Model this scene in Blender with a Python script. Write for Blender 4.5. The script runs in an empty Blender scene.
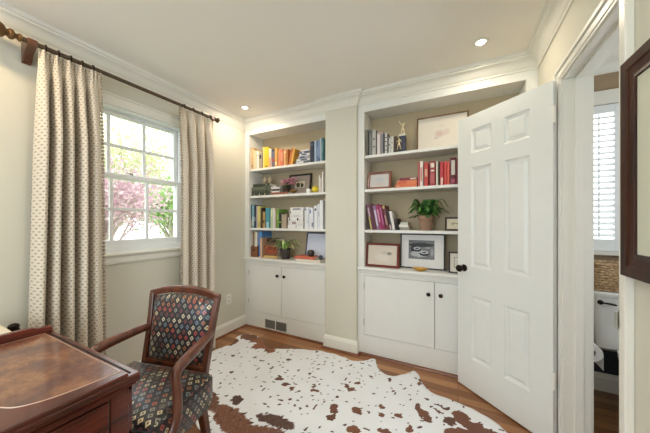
import bpy, bmesh, math, random
from mathutils import Vector, Matrix, noise

random.seed(7)
C = bpy.context.scene.collection
SC = bpy.context.scene
PI = math.pi
R = math.radians

# ------------------------------------------------------------------ camera
cam_d = bpy.data.cameras.new('camera')
cam = bpy.data.objects.new('camera', cam_d)
C.objects.link(cam)
cam_d.sensor_width = 36.0
cam_d.lens = 259.0 / 650.0 * 36.0
cam_d.shift_y = 4.5 / 650.0
cam_d.clip_start = 0.03
cam.location = (0, 0, 1.26)
cam.rotation_euler = (R(90), 0, R(27.2))
SC.camera = cam

# ------------------------------------------------------------------ world, daylight, exposure
w = bpy.data.worlds.new('sky')
SC.world = w
w.use_nodes = True
wn = w.node_tree
bg = wn.nodes['Background']
wtc = wn.nodes.new('ShaderNodeTexCoord')
wno = wn.nodes.new('ShaderNodeTexNoise')
wno.inputs['Scale'].default_value = 2.0
wcr = wn.nodes.new('ShaderNodeValToRGB')
wcr.color_ramp.elements[0].position = 0.35
wcr.color_ramp.elements[0].color = (0.78, 0.88, 1.0, 1)
wcr.color_ramp.elements[1].position = 0.6
wcr.color_ramp.elements[1].color = (1.0, 1.0, 1.0, 1)
wn.links.new(wtc.outputs['Generated'], wno.inputs['Vector'])
wn.links.new(wno.outputs['Fac'], wcr.inputs['Fac'])
wn.links.new(wcr.outputs['Color'], bg.inputs['Color'])
bg.inputs['Strength'].default_value = 2.8

def area_light(name, loc, rot, sx, sy, power, col):
    d = bpy.data.lights.new(name, 'AREA')
    d.shape = 'RECTANGLE'; d.size = sx; d.size_y = sy
    d.energy = power; d.color = col
    o = bpy.data.objects.new(name, d); C.objects.link(o)
    o.location = loc; o.rotation_euler = rot
    return o
# added fill light, shining in from outside the unseen rear window
area_light('rear_fill_light', (-0.9, -1.72, 1.40), (R(99), 0, 0), 2.0, 1.5, 31, (0.70, 0.88, 1.0))
# added fill to brighten the bathroom and its ceiling, no window here
area_light('bathroom_fill_light', (1.93, 1.6, 1.6), (R(114), 0, R(90)), 1.0, 1.2, 20, (0.84, 0.93, 1.0))

vs = SC.view_settings
vs.view_transform = 'Standard'
vs.look = 'None'
vs.exposure = 0.2
vs.gamma = 1.0
vs.use_curve_mapping = False

# ------------------------------------------------------------------ materials
def lin(c):
    out = []
    for v in c[:3]:
        v = v / 255.0
        out.append(v / 12.92 if v <= 0.04045 else ((v + 0.055) / 1.055) ** 2.4)
    return (*out, 1.0)

class NT:
    def __init__(s, name):
        s.m = bpy.data.materials.new(name); s.m.use_nodes = True
        s.t = s.m.node_tree; s.b = s.t.nodes['Principled BSDF']
    def n(s, ty, **kw):
        nd = s.t.nodes.new('ShaderNode' + ty)
        for k, v in kw.items(): setattr(nd, k, v)
        return nd
    def l(s, a, b): s.t.links.new(a, b)
    def put(s, sock, v):
        if isinstance(v, (int, float, tuple)): sock.default_value = v
        else: s.l(v, sock)
    def math(s, op, a, b=0.0, c=0.0):
        nd = s.n('Math', operation=op)
        s.put(nd.inputs[0], a); s.put(nd.inputs[1], b); s.put(nd.inputs[2], c)
        return nd.outputs[0]
    def mix(s, f, a, b):
        nd = s.n('Mix', data_type='RGBA')
        s.put(nd.inputs[0], f); s.put(nd.inputs[6], a); s.put(nd.inputs[7], b)
        return nd.outputs[2]
    def noise(s, vec, scale, detail=4.0, rough=0.55):
        nd = s.n('TexNoise'); nd.inputs['Scale'].default_value = scale
        nd.inputs['Detail'].default_value = detail; nd.inputs['Roughness'].default_value = rough
        s.l(vec, nd.inputs['Vector'])
        return nd.outputs['Fac']
    def coord(s, which='Object'):
        return s.n('TexCoord').outputs[which]
    def mapped(s, vec, scale=(1, 1, 1), rot=(0, 0, 0)):
        nd = s.n('Mapping'); s.l(vec, nd.inputs['Vector'])
        nd.inputs['Scale'].default_value = scale; nd.inputs['Rotation'].default_value = rot
        return nd.outputs[0]
    def ramp(s, f, stops):
        nd = s.n('ValToRGB'); s.l(f, nd.inputs['Fac'])
        e = nd.color_ramp.elements
        while len(e) < len(stops): e.new(0.5)
        for i, (p, c) in enumerate(stops): e[i].position = p; e[i].color = c
        return nd.outputs['Color']
    def bump(s, h, strength=0.2, dist=0.01):
        nd = s.n('Bump'); nd.inputs['Strength'].default_value = strength
        nd.inputs['Distance'].default_value = dist
        s.l(h, nd.inputs['Height']); s.l(nd.outputs[0], s.b.inputs['Normal'])
    def col(s, v): s.put(s.b.inputs['Base Color'], v)
    def rough(s, v): s.put(s.b.inputs['Roughness'], v)

_cache = {}
def pm(name, c, rough=0.5, metal=0.0, var=0.06, scale=12.0, bump=0.0, coat=0.0, spec=0.5):
    """plain procedural material: a colour with a slight noise variation"""
    key = (name, c, rough, metal, var, scale, bump, coat)
    if key in _cache: return _cache[key]
    s = NT(name)
    nz = s.noise(s.coord(), scale)
    a = lin(c); b = tuple(v * (1 - 2 * var) for v in a[:3]) + (1,)
    s.col(s.mix(nz, tuple(min(1, v * (1 + var)) for v in a[:3]) + (1,), b))
    s.rough(rough); s.b.inputs['Metallic'].default_value = metal
    s.b.inputs['Coat Weight'].default_value = coat
    s.b.inputs['Specular IOR Level'].default_value = spec
    if bump: s.bump(s.noise(s.coord(), scale * 6), bump, 0.004)
    _cache[key] = s.m
    return s.m

def wood(name, dark, light, rough=0.35, scale=(2, 30, 30), coat=0.3):
    key = (name, dark, light)
    if key in _cache: return _cache[key]
    s = NT(name)
    v = s.mapped(s.coord(), scale)
    f = s.noise(v, 1.0, 8.0, 0.65)
    f2 = s.noise(s.coord(), 3.0, 3.0)
    f = s.math('ADD', s.math('MULTIPLY', f, 0.7), s.math('MULTIPLY', f2, 0.3))
    s.col(s.ramp(f, [(0.36, lin(dark)), (0.64, lin(light))]))
    s.rough(rough); s.b.inputs['Coat Weight'].default_value = coat
    s.b.inputs['Coat Roughness'].default_value = 0.15
    if coat < 0.1: s.b.inputs['Specular IOR Level'].default_value = 0.2
    s.bump(f, 0.08, 0.002)
    _cache[key] = s.m
    return s.m

def diamond_fabric(name, ground, palette, pu, pv, thr, hole, dot=None, rough=0.85, sheen=0.0, au=1.0, av=1.0, coat=0.0):
    """half-drop repeat of small lozenges on a woven ground, laid out on the UV map (metres)"""
    s = NT(name)
    sep = s.n('SeparateXYZ'); s.l(s.n('UVMap').outputs[0], sep.inputs[0])
    V = s.math('DIVIDE', sep.outputs[1], pv)
    row = s.math('FLOOR', V)
    U = s.math('ADD', s.math('DIVIDE', sep.outputs[0], pu), s.math('MULTIPLY', s.math('FLOORED_MODULO', row, 2.0), 0.5))
    fu = s.math('ABSOLUTE', s.math('SUBTRACT', s.math('FRACT', U), 0.5))
    fv = s.math('ABSOLUTE', s.math('SUBTRACT', s.math('FRACT', V), 0.5))
    d = s.math('ADD', s.math('MULTIPLY', fu, au), s.math('MULTIPLY', fv, av))
    cv = s.n('CombineXYZ'); s.l(s.math('FLOOR', U), cv.inputs[0]); s.l(row, cv.inputs[1])
    wnz = s.n('TexWhiteNoise', noise_dimensions='2D'); s.l(cv.outputs[0], wnz.inputs['Vector'])
    nd = s.n('ValToRGB'); nd.color_ramp.interpolation = 'CONSTANT'
    e = nd.color_ramp.elements
    while len(e) < len(palette): e.new(0.5)
    for i, c in enumerate(palette): e[i].position = i / len(palette); e[i].color = lin(c)
    s.l(wnz.outputs['Value'], nd.inputs['Fac'])
    wob = s.math('MULTIPLY', s.math('SUBTRACT', s.noise(s.coord(), 160, 2.0), 0.5), 0.06)
    d = s.math('ADD', d, wob)
    g = s.mix(s.noise(s.coord(), 90, 2.0), lin(ground), tuple(v * 0.82 for v in lin(ground)[:3]) + (1,))
    outm = s.math('LESS_THAN', d, thr)
    col = s.mix(outm, g, nd.outputs['Color'])
    if hole:
        col = s.mix(s.math('LESS_THAN', d, hole), col, lin(dot) if dot else g)
    s.col(col); s.rough(rough)
    s.b.inputs['Sheen Weight'].default_value = sheen
    s.b.inputs['Coat Weight'].default_value = coat; s.b.inputs['Coat Roughness'].default_value = 0.3
    s.bump(s.noise(s.coord(), 500, 2.0), 0.15, 0.001)
    return s.m

def make_glass(name='clear glass', ior=1.35, haze=0.0):
    s = NT(name)
    t = s.n('BsdfTransparent'); g = s.n('BsdfGlossy'); g.inputs['Roughness'].default_value = 0.02
    f0 = ((ior - 1) / (ior + 1)) ** 2
    lw = s.n('LayerWeight'); lw.inputs['Blend'].default_value = 0.5
    fres = s.math('ADD', f0, s.math('MULTIPLY', s.math('POWER', lw.outputs['Facing'], 5.0), (1 - f0) * min(1.0, f0 * 40)))
    mx = s.n('MixShader'); s.l(fres, mx.inputs[0]); s.l(t.outputs[0], mx.inputs[1]); s.l(g.outputs[0], mx.inputs[2])
    nz = s.noise(s.coord(), 3.0)
    s.l(s.math('ADD', haze, s.math('MULTIPLY', nz, 0.03)), g.inputs['Roughness'])
    s.l(mx.outputs[0], s.t.nodes['Material Output'].inputs['Surface'])
    return s.m

def floor_mat(name, a, b, c, gap=(70, 40, 24)):
    s = NT(name)
    br = s.n('TexBrick'); br.offset = 0.37; br.offset_frequency = 2
    s.l(s.mapped(s.coord(), (1, 1, 1)), br.inputs['Vector'])
    br.inputs['Scale'].default_value = 1.0
    br.inputs['Brick Width'].default_value = 0.95; br.inputs['Row Height'].default_value = 0.075
    br.inputs['Mortar Size'].default_value = 0.0016; br.inputs['Mortar Smooth'].default_value = 0.2
    br.inputs['Color1'].default_value = (0, 0, 0, 1); br.inputs['Color2'].default_value = (1, 1, 1, 1)
    br.inputs['Mortar'].default_value = (0.5, 0.5, 0.5, 1)
    plank = br.outputs['Color']
    grain = s.noise(s.mapped(s.coord(), (3, 70, 1)), 1.0, 8.0, 0.65)
    f = s.math('ADD', s.math('MULTIPLY', plank, 0.42), s.math('MULTIPLY', grain, 0.58))
    col = s.ramp(f, [(0.2, lin(a)), (0.5, lin(b)), (0.78, lin(c))])
    s.col(s.mix(br.outputs['Fac'], col, lin(gap)))
    s.rough(s.math('ADD', 0.24, s.math('MULTIPLY', grain, 0.2)))
    s.bump(s.math('SUBTRACT', grain, s.math('MULTIPLY', br.outputs['Fac'], 2.0)), 0.12, 0.003)
    return s.m

def picture(name, base, blobs, noise_amt=0.05, scale=9.0):
    """a faint drawing: soft blots of colour on paper.  blobs: (x, z, rx, rz, colour, strength), object metres"""
    s = NT(name)
    sep = s.n('SeparateXYZ'); s.l(s.coord(), sep.inputs[0])
    nz = s.noise(s.coord(), 45.0, 5.0, 0.7)
    col = s.mix(s.noise(s.coord(), scale), lin(base), tuple(v * (1 - noise_amt * 2) for v in lin(base)[:3]) + (1,))
    for (x, z, rx, rz, c, st) in blobs:
        dx = s.math('DIVIDE', s.math('SUBTRACT', sep.outputs[0], x), rx)
        dz = s.math('DIVIDE', s.math('SUBTRACT', sep.outputs[2], z), rz)
        r2 = s.math('ADD', s.math('MULTIPLY', dx, dx), s.math('MULTIPLY', dz, dz))
        f = s.math('SUBTRACT', 1.35, s.math('ADD', r2, s.math('MULTIPLY', nz, 1.1)))
        nd = s.n('Clamp'); s.l(s.math('MULTIPLY', f, st * (6.0 if st >= 0.9 else 1.3)), nd.inputs['Value']); nd.inputs['Max'].default_value = min(1.0, st)
        col = s.mix(nd.outputs[0], col, lin(c))
    s.col(col); s.rough(0.7)
    s.b.inputs['Specular IOR Level'].default_value = 0.2
    return s.m

WHITE = pm('white painted trim', (232, 229, 218), 0.38, var=0.015)
CABW = pm('white painted cabinet', (230, 229, 223), 0.42, var=0.015)
DOORW = pm('white painted door', (230, 231, 226), 0.36, var=0.012)
SASHW = pm('white painted sash', (236, 238, 238), 0.35, var=0.01)
WALLM = pm('greige wall paint', (213, 209, 193), 0.75, var=0.015, scale=4, bump=0.03)
BACKM = pm('taupe bookcase back paint', (184, 168, 138), 0.7, var=0.02, scale=4)
CEILM = pm('warm white ceiling paint', (244, 239, 228), 0.85, var=0.01, scale=3)
BATHW = pm('brown taupe bathroom paint', (160, 138, 110), 0.75, var=0.02)
BATHD = pm('charcoal bathroom paint', (52, 54, 60), 0.7, var=0.04)
FLOORM = floor_mat('oak strip floor', (98, 58, 33), (146, 97, 60), (192, 142, 98))
BFLOOR = floor_mat('bathroom plank floor', (96, 62, 38), (138, 96, 60), (168, 124, 84))
SHOE = wood('stained shoe moulding', (92, 48, 26), (140, 82, 46))
GLASS = make_glass()
GLAZE = make_glass('picture glass', 1.13, 0.2)
MAHOG = wood('dark mahogany', (56, 19, 13), (112, 43, 29), 0.26, (30, 3, 30), 0.6)
CHAIRW = wood('chair mahogany', (58, 27, 16), (112, 60, 37), 0.3, (25, 25, 3), 0.5)
DKFRAME = wood('dark walnut frame', (28, 14, 8), (72, 36, 20), 0.45, (20, 20, 3), 0.08)
RODM = wood('antiqued dark rod', (50, 36, 22), (96, 72, 46), 0.4, (6, 30, 30), 0.2)
GILT = pm('antique gilt', (124, 88, 44), 0.42, 0.25, 0.45, 30, 0.3)
BRONZE = pm('dark bronze', (44, 34, 28), 0.3, 0.8, 0.2, 30)
STEEL = pm('satin steel', (190, 188, 180), 0.35, 0.9, 0.05)
BLACKM = pm('black', (22, 21, 20), 0.4, 0, 0.1)
PAPER = pm('paper', (232, 226, 210), 0.8, 0, 0.04, 60)
CERAM = pm('white ceramic', (236, 236, 232), 0.12, 0, 0.01, coat=0.5)

# ------------------------------------------------------------------ mesh helpers
def B(): return bmesh.new()

def box(bm, x0, x1, y0, y1, z0, z1, mi=0, M=None):
    vs_ = [bm.verts.new((x, y, z)) for z in (z0, z1) for y in (y0, y1) for x in (x0, x1)]
    if M is not None:
        for v in vs_: v.co = M @ v.co
    for q in ((0, 2, 3, 1), (4, 5, 7, 6), (0, 1, 5, 4), (2, 6, 7, 3), (0, 4, 6, 2), (1, 3, 7, 5)):
        f = bm.faces.new([vs_[i] for i in q]); f.material_index = mi
    return vs_

def prism(bm, pts, h0, h1, axis='z', mi=0, M=None):
    """polygon pts extruded from h0 to h1 along axis; pts are the other two axes in x,y,z order"""
    def mk(p, h):
        v = {'z': (p[0], p[1], h), 'y': (p[0], h, p[1]), 'x': (h, p[0], p[1])}[axis]
        v = Vector(v)
        return bm.verts.new(M @ v if M is not None else v)
    a = [mk(p, h0) for p in pts]; b = [mk(p, h1) for p in pts]
    n = len(pts)
    fs = [bm.faces.new(a), bm.faces.new(b)]
    for i in range(n): fs.append(bm.faces.new((a[i], a[(i + 1) % n], b[(i + 1) % n], b[i])))
    for f in fs: f.material_index = mi
    return fs

def lathe(bm, prof, n=24, M=None, mi=0, sx=1.0, sy=1.0):
    rings = []
    for r, z in prof:
        if r < 1e-6:
            v = Vector((0, 0, z)); rings.append([bm.verts.new(M @ v if M is not None else v)])
        else:
            ring = []
            for i in range(n):
                v = Vector((r * math.cos(2 * PI * i / n) * sx, r * math.sin(2 * PI * i / n) * sy, z))
                ring.append(bm.verts.new(M @ v if M is not None else v))
            rings.append(ring)
    for a, b in zip(rings, rings[1:]):
        if len(a) == 1 and len(b) == 1: continue
        for i in range(n):
            j = (i + 1) % n
            if len(a) == 1: f = bm.faces.new((a[0], b[i], b[j]))
            elif len(b) == 1: f = bm.faces.new((a[i], a[j], b[0]))
            else: f = bm.faces.new((a[i], a[j], b[j], b[i]))
            f.material_index = mi
    for ring, rev in ((rings[0], True), (rings[-1], False)):
        if len(ring) > 1:
            f = bm.faces.new(ring[::-1] if rev else ring); f.material_index = mi

def tube(bm, pts, rad, n=10, flat=1.0, up=Vector((0, 0, 1)), mi=0, cap=True):
    """swept round or oval bar.  rad: number or list; flat scales the radius along the side vector"""
    pts = [Vector(p) for p in pts]
    if not isinstance(rad, (list, tuple)): rad = [rad] * len(pts)
    rings = []
    for i, p in enumerate(pts):
        t = (pts[min(i + 1, len(pts) - 1)] - pts[max(i - 1, 0)]).normalized()
        u = up if abs(t.dot(up)) < 0.97 else Vector((0, 1, 0))
        s = t.cross(u).normalized(); k = s.cross(t).normalized()
        rings.append([bm.verts.new(p + (s * math.cos(2 * PI * j / n) * flat + k * math.sin(2 * PI * j / n)) * rad[i]) for j in range(n)])
    for a, b in zip(rings, rings[1:]):
        for j in range(n):
            f = bm.faces.new((a[j], a[(j + 1) % n], b[(j + 1) % n], b[j])); f.material_index = mi
    if cap:
        for rg in (rings[0], rings[-1]):
            f = bm.faces.new(rg); f.material_index = mi

def spline(ctrl, n=8):
    """Catmull-Rom through control points"""
    P = [Vector(c) for c in ctrl]
    P = [2 * P[0] - P[1]] + P + [2 * P[-1] - P[-2]]
    out = []
    for i in range(1, len(P) - 2):
        for k in range(n):
            t = k / n
            a, b, c, d = P[i - 1], P[i], P[i + 1], P[i + 2]
            out.append(0.5 * ((2 * b) + (c - a) * t + (2 * a - 5 * b + 4 * c - d) * t * t + (3 * b - a - 3 * c + d) * t ** 3))
    out.append(P[-2])
    return out

def sphere(bm, c, r, seg=16, rings=10, mi=0, sc=(1, 1, 1)):
    prof = [(r * math.sin(PI * i / rings), -r * math.cos(PI * i / rings)) for i in range(rings + 1)]
    prof[0] = (0, -r); prof[-1] = (0, r)
    lathe(bm, prof, seg, Matrix.Translation(c) @ Matrix.Diagonal((*sc, 1)), mi)

def mk(name, bm, mats, parent=None, bevel=0.0, smooth=False, sub=0, seg=2, loc=None, angle=35):
    bmesh.ops.recalc_face_normals(bm, faces=bm.faces)
    me = bpy.data.meshes.new(name); bm.to_mesh(me); bm.free()
    for m in (mats if isinstance(mats, (list, tuple)) else [mats]): me.materials.append(m)
    o = bpy.data.objects.new(name, me); C.objects.link(o)
    if smooth:
        for p in me.polygons: p.use_smooth = True
    if bevel:
        md = o.modifiers.new('bevel', 'BEVEL'); md.width = bevel; md.segments = seg
        md.limit_method = 'ANGLE'; md.angle_limit = R(angle)
    if sub:
        md = o.modifiers.new('sub', 'SUBSURF'); md.levels = sub; md.render_levels = sub
    if smooth and not sub:
        try: me.set_sharp_from_angle(angle=R(42))
        except Exception: pass
    if parent is not None: o.parent = parent
    if loc is not None: o.location = loc
    return o

def tag(o, label, cat, group=None, kind=None):
    o['label'] = label; o['category'] = cat
    if group: o['group'] = group
    if kind: o['kind'] = kind
    return o

def thing(name, label, cat, loc=(0, 0, 0), rotz=0.0, group=None):
    o = bpy.data.objects.new(name, None); C.objects.link(o)
    o.empty_display_size = 0.05
    o.location = loc; o.rotation_euler = (0, 0, rotz)
    return tag(o, label, cat, group)

def struct(name, label, cat, bm=None, mats=None, loc=(0, 0, 0), **kw):
    if bm is None:
        o = bpy.data.objects.new(name, None); C.objects.link(o); o.location = loc
    else:
        o = mk(name, bm, mats, **kw)
    o['kind'] = 'structure'; o['label'] = label; o['category'] = cat
    return o

def box_uv(o, scale=1.0):
    """UVs in metres, projected along each face's main axis"""
    me = o.data
    uv = me.uv_layers.new(name='UVMap')
    for p in me.polygons:
        n = p.normal; ax = 2 if abs(n[2]) > 0.5 else (0 if abs(n[0]) > abs(n[1]) else 1)
        for li in p.loop_indices:
            c = me.vertices[me.loops[li].vertex_index].co
            uv.data[li].uv = {0: (c.y, c.z), 1: (c.x, c.z), 2: (c.x, c.y)}[ax]

# ------------------------------------------------------------------ room dimensions (metres)
XL, XR, YB, YN = -2.295, 0.51, 2.347, -1.6      # left wall, right wall, bookcase face, rear wall
ZC = 2.458
PX0, PX1, PY = -1.18, -0.852, 2.305             # the pier between the two bookcases
BY = 2.60                                       # back of the bookcases
DY0, DY1, DZ = 1.26, 1.865, 2.047               # doorway in the right wall
XR2 = 0.622                                     # bathroom side of the right wall
BX, BYN, BYF = 2.0, 0.55, 2.66                  # bathroom: far side, near wall, window wall
W0, W1, WZ0, WZ1 = 0.690, 1.560, 1.045, 2.125     # window opening in the left wall (y, z)

# ------------------------------------------------------------------ shell
bm = B(); box(bm, XL - 0.15, XR2, YN - 0.1, 2.75, -0.1, 0.0)
struct('floor', 'oak strip wood floor of the study', 'floor', bm, FLOORM)
bm = B(); box(bm, XR2, BX + 0.1, BYN - 0.1, 2.75, -0.1, 0.0)
struct('floor_bathroom', 'brown plank floor of the bathroom beyond the doorway', 'floor', bm, BFLOOR)
bm = B(); box(bm, XL - 0.15, BX + 0.1, YN - 0.1, 2.85, ZC, ZC + 0.1)
struct('ceiling', 'smooth warm white ceiling', 'ceiling', bm, CEILM)

bm = B()
box(bm, XL - 0.15, XL, YN - 0.1, W0, 0, ZC); box(bm, XL - 0.15, XL, W1, 2.75, 0, ZC)
box(bm, XL - 0.15, XL, W0, W1, 0, WZ0); box(bm, XL - 0.15, XL, W0, W1, WZ1, ZC)
struct('wall_left', 'greige painted wall with the curtained window', 'wall', bm, WALLM)

bm = B(); box(bm, XL, XR, BY, 2.75, 0, ZC)
struct('wall_back', 'painted wall behind the built in bookcases', 'wall', bm, BACKM)
bm = B(); box(bm, PX0, PX1, PY, BY, 0, ZC)
struct('pillar_1', 'greige wall pier between the two built in bookcases', 'wall', bm, WALLM)

bm = B()
box(bm, XR, XR2, YN - 0.1, DY0, 0, ZC); box(bm, XR, XR2, DY1, 2.75, 0, ZC); box(bm, XR, XR2, DY0, DY1, DZ, ZC)
struct('wall_right', 'greige wall with the doorway to the bathroom', 'wall', bm, WALLM)

bm = B()
RW0, RW1, RZ0, RZ1 = -1.9, 0.1, 0.7, 2.2
box(bm, XL, RW0, YN - 0.1, YN, 0, ZC); box(bm, RW1, XR, YN - 0.1, YN, 0, ZC)
box(bm, RW0, RW1, YN - 0.1, YN, 0, RZ0); box(bm, RW0, RW1, YN - 0.1, YN, RZ1, ZC)
struct('wall_rear', 'greige wall behind the photographer with an added window', 'wall', bm, WALLM)

# bathroom walls
BW0, BW1, BZ0, BZ1 = 0.80, 1.075, 1.035, 2.125
bm = B()
box(bm, XR2, BW0, BYF, 2.75, 0.9, ZC); box(bm, BW1, BX, BYF, 2.75, 0.9, ZC)
box(bm, BW0, BW1, BYF, 2.75, 0.9, BZ0); box(bm, BW0, BW1, BYF, 2.75, BZ1, ZC)
box(bm, XR2, BX, BYF, 2.75, 0, 0.9, 1)
struct('wall_bathroom_back', 'taupe bathroom wall with the shuttered window, charcoal below', 'wall', bm, [BATHW, BATHD])
bm = B(); box(bm, BX, BX + 0.1, BYN - 0.1, 2.75, 0, ZC); box(bm, XR2, BX, BYN - 0.1, BYN, 0, ZC)
struct('wall_bathroom_side', 'taupe bathroom walls out of sight', 'wall', bm, BATHW)

# ------------------------------------------------------------------ mouldings swept along the walls
def sweep(bm, path, prof, closed=False):
    """path: xy points with the room on the right-hand side; prof: (offset into room, z)"""
    P = [Vector((p[0], p[1])) for p in path]; n = len(P)
    rings = []
    for i, p in enumerate(P):
        dp = (P[i] - P[i - 1]).normalized() if (closed or i > 0) else None
        dn = (P[(i + 1) % n] - P[i]).normalized() if (closed or i < n - 1) else None
        if dp is None: dp = dn
        if dn is None: dn = dp
        n1 = Vector((dp.y, -dp.x)); n2 = Vector((dn.y, -dn.x))
        k = 1 + n1.dot(n2)
        mvec = (n1 + n2) / k if k > 1e-4 else n1
        rings.append([bm.verts.new((p.x + mvec.x * o, p.y + mvec.y * o, z)) for o, z in prof])
    m = len(prof)
    for i in range(n if closed else n - 1):
        a, b = rings[i], rings[(i + 1) % n]
        for j in range(m):
            bm.faces.new((a[j], a[(j + 1) % m], b[(j + 1) % m], b[j]))
    if not closed:
        bm.faces.new(rings[0]); bm.faces.new(rings[-1])

crown = [(0, 2.352), (0.008, 2.352), (0.010, 2.366), (0.016, 2.370), (0.022, 2.386), (0.034, 2.404), (0.050, 2.418), (0.062, 2.424),
         (0.064, 2.434), (0.074, 2.438), (0.078, 2.452), (0.086, 2.4575), (0, 2.4575)]
bm = B()
sweep(bm, [(XL, YN), (XL, YB), (PX0, YB), (PX0, PY), (PX1, PY), (PX1, YB), (XR, YB), (XR, YN)], crown, True)
struct('trim_1', 'white crown moulding around the ceiling', 'crown moulding', bm, WHITE, smooth=True)
bm = B()
sweep(bm, [(XR2, BYN), (XR2, BYF), (BX, BYF), (BX, BYN)], crown, True)
struct('trim_2', 'white crown moulding in the bathroom', 'crown moulding', bm, WHITE, smooth=True)

base = [(0, 0), (0.016, 0), (0.016, 0.098), (0.012, 0.108), (0.012, 0.114), (0.007, 0.126), (0.004, 0.13), (0, 0.13)]
for nm, path, lab in (('baseboard_left', [(XL, YN + 0.02), (XL, YB - 0.002)], 'white baseboard along the window wall'),
                      ('baseboard_pier', [(PX0, YB - 0.0), (PX0, PY), (PX1, PY), (PX1, YB - 0.0)], 'white baseboard wrapping the pier between bookcases'),
                      ('baseboard_right', [(XR, DY0 - 0.07), (XR, YN + 0.02)], 'white baseboard along the near right wall'),
                      ('baseboard_bathroom', [(XR2, DY1 + 0.08), (XR2, BYF), (BX, BYF)], 'cream baseboard in the bathroom')):
    bm = B(); sweep(bm, path, base)
    struct(nm, lab, 'baseboard', bm, WHITE)
shoe = [(0, 0), (0.018, 0), (0.016, 0.008), (0.010, 0.015), (0, 0.018)]
bm = B()
sweep(bm, [(XL + 0.016, YN + 0.02), (XL + 0.016, YB), (PX0 - 0.0165, YB), (PX0 - 0.0165, PY - 0.0165), (PX1 + 0.0165, PY - 0.0165), (PX1 + 0.0165, YB), (XR - 0.001, YB)], shoe)
struct('trim_3', 'brown stained shoe moulding along the floor edge', 'shoe moulding', bm, SHOE, smooth=True)

# ------------------------------------------------------------------ window in the left wall
win = struct('window_1', 'white double hung sash window with divided panes', 'window', loc=(0, 0, 0))
bm = B()
box(bm, XL - 0.13, XL + 0.0, W0, W0 + 0.02, WZ0, WZ1); box(bm, XL - 0.13, XL, W1 - 0.02, W1, WZ0, WZ1)
box(bm, XL - 0.13, XL, W0, W1, WZ1 - 0.02, WZ1); box(bm, XL - 0.13, XL - 0.005, W0, W1, WZ0, WZ0 + 0.02)
box(bm, XL - 0.04, XL - 0.02, W0 + 0.02, W0 + 0.03, WZ0, WZ1); box(bm, XL - 0.04, XL - 0.02, W1 - 0.03, W1 - 0.02, WZ0, WZ1)
mk('jamb', bm, SASHW, win, 0.002)
bm = B()
for a, b in ((W0 - 0.066, W0 + 0.005), (W1 - 0.005, W1 + 0.075)):
    box(bm, XL + 0.0005, XL + 0.02, a, b, WZ0, WZ1 - 0.004)
box(bm, XL + 0.0005, XL + 0.022, W0 - 0.068, W1 + 0.068, WZ1 - 0.004, WZ1 + 0.062)
box(bm, XL + 0.0005, XL + 0.030, W0 - 0.070, W1 + 0.070, WZ1 + 0.062, WZ1 + 0.076)
mk('casing', bm, WHITE, win, 0.003)
bm = B()
box(bm, XL + 0.0005, XL + 0.045, W0 - 0.072, W1 + 0.072, WZ0 - 0.045, WZ0 - 0.022)
mk('stool', bm, WHITE, win, 0.008, seg=3)
bm = B(); box(bm, XL - 0.12, XL + 0.012, W0 + 0.001, W1 - 0.001, WZ0 - 0.03, WZ0 + 0.012)
mk('inner_sill', bm, SASHW, win, 0.004)
bm = B()
prism(bm, [(XL + 0.0005, 0.935), (XL + 0.012, 0.935), (XL + 0.018, 0.95), (XL + 0.018, 0.985), (XL + 0.026, 0.999), (XL + 0.0005, 0.999)], W0 - 0.062, W1 + 0.062, 'y')
mk('apron', bm, WHITE, win, 0.001)

def sash(nm, xc, z0, z1, bot, top, lock=False):
    th = 0.02
    y0, y1 = W0 + 0.022, W1 - 0.022
    bm = B(); st = 0.036
    box(bm, xc - th, xc + th, y0, y0 + st, z0, z1); box(bm, xc - th, xc + th, y1 - st, y1, z0, z1)
    box(bm, xc - th, xc + th, y0 + st, y1 - st, z0, z0 + bot); box(bm, xc - th, xc + th, y0 + st, y1 - st, z1 - top, z1)
    o = mk(nm, bm, SASHW, win, 0.004)
    gy0, gy1, gz0, gz1 = y0 + st, y1 - st, z0 + bot, z1 - top
    bm = B(); mu = 0.0105
    for k in (1, 2):
        y = gy0 + (gy1 - gy0) * k / 3
        box(bm, xc - 0.012, xc + 0.012, y - mu, y + mu, gz0, gz1)
    z = (gz0 + gz1) / 2
    box(bm, xc - 0.0118, xc + 0.0118, gy0, gy1, z - mu, z + mu)
    mk('muntins', bm, SASHW, o, 0.002)
    bm = B(); box(bm, xc - 0.002, xc + 0.002, gy0, gy1, gz0, gz1)
    mk('pane', bm, GLASS, o)
    return o
sash('upper_sash', XL - 0.078, 1.585, 2.104, 0.03, 0.030)
ls = sash('lower_sash', XL - 0.034, 1.059, 1.622, 0.055, 0.034)
bm = B()
lathe(bm, [(0.016, 0), (0.016, 0.006), (0.010, 0.010), (0.010, 0.018), (0, 0.018)], 14, Matrix.Translation((XL - 0.03, 1.135, 1.622)))
box(bm, XL - 0.04, XL - 0.022, 1.095, 1.14, 1.634, 1.641)
mk('sash_lock', bm, STEEL, ls, 0.001)

# unseen rear window, added as an opening for the fill light
rw = struct('added_window_3', 'unseen white window added behind the photographer for fill light', 'window')
bm = B()
for a, b in ((RW0, RW0 + 0.06), (RW1 - 0.06, RW1), (-0.93, -0.87)): box(bm, a, b, YN - 0.07, YN - 0.01, RZ0, RZ1)
box(bm, RW0, RW1, YN - 0.07, YN - 0.01, RZ0, RZ0 + 0.06); box(bm, RW0, RW1, YN - 0.07, YN - 0.01, RZ1 - 0.06, RZ1)
mk('frame', bm, SASHW, rw)
bm = B(); box(bm, RW0 + 0.06, RW1 - 0.06, YN - 0.045, YN - 0.041, RZ0 + 0.06, RZ1 - 0.06)
mk('pane', bm, GLASS, rw)

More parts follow.
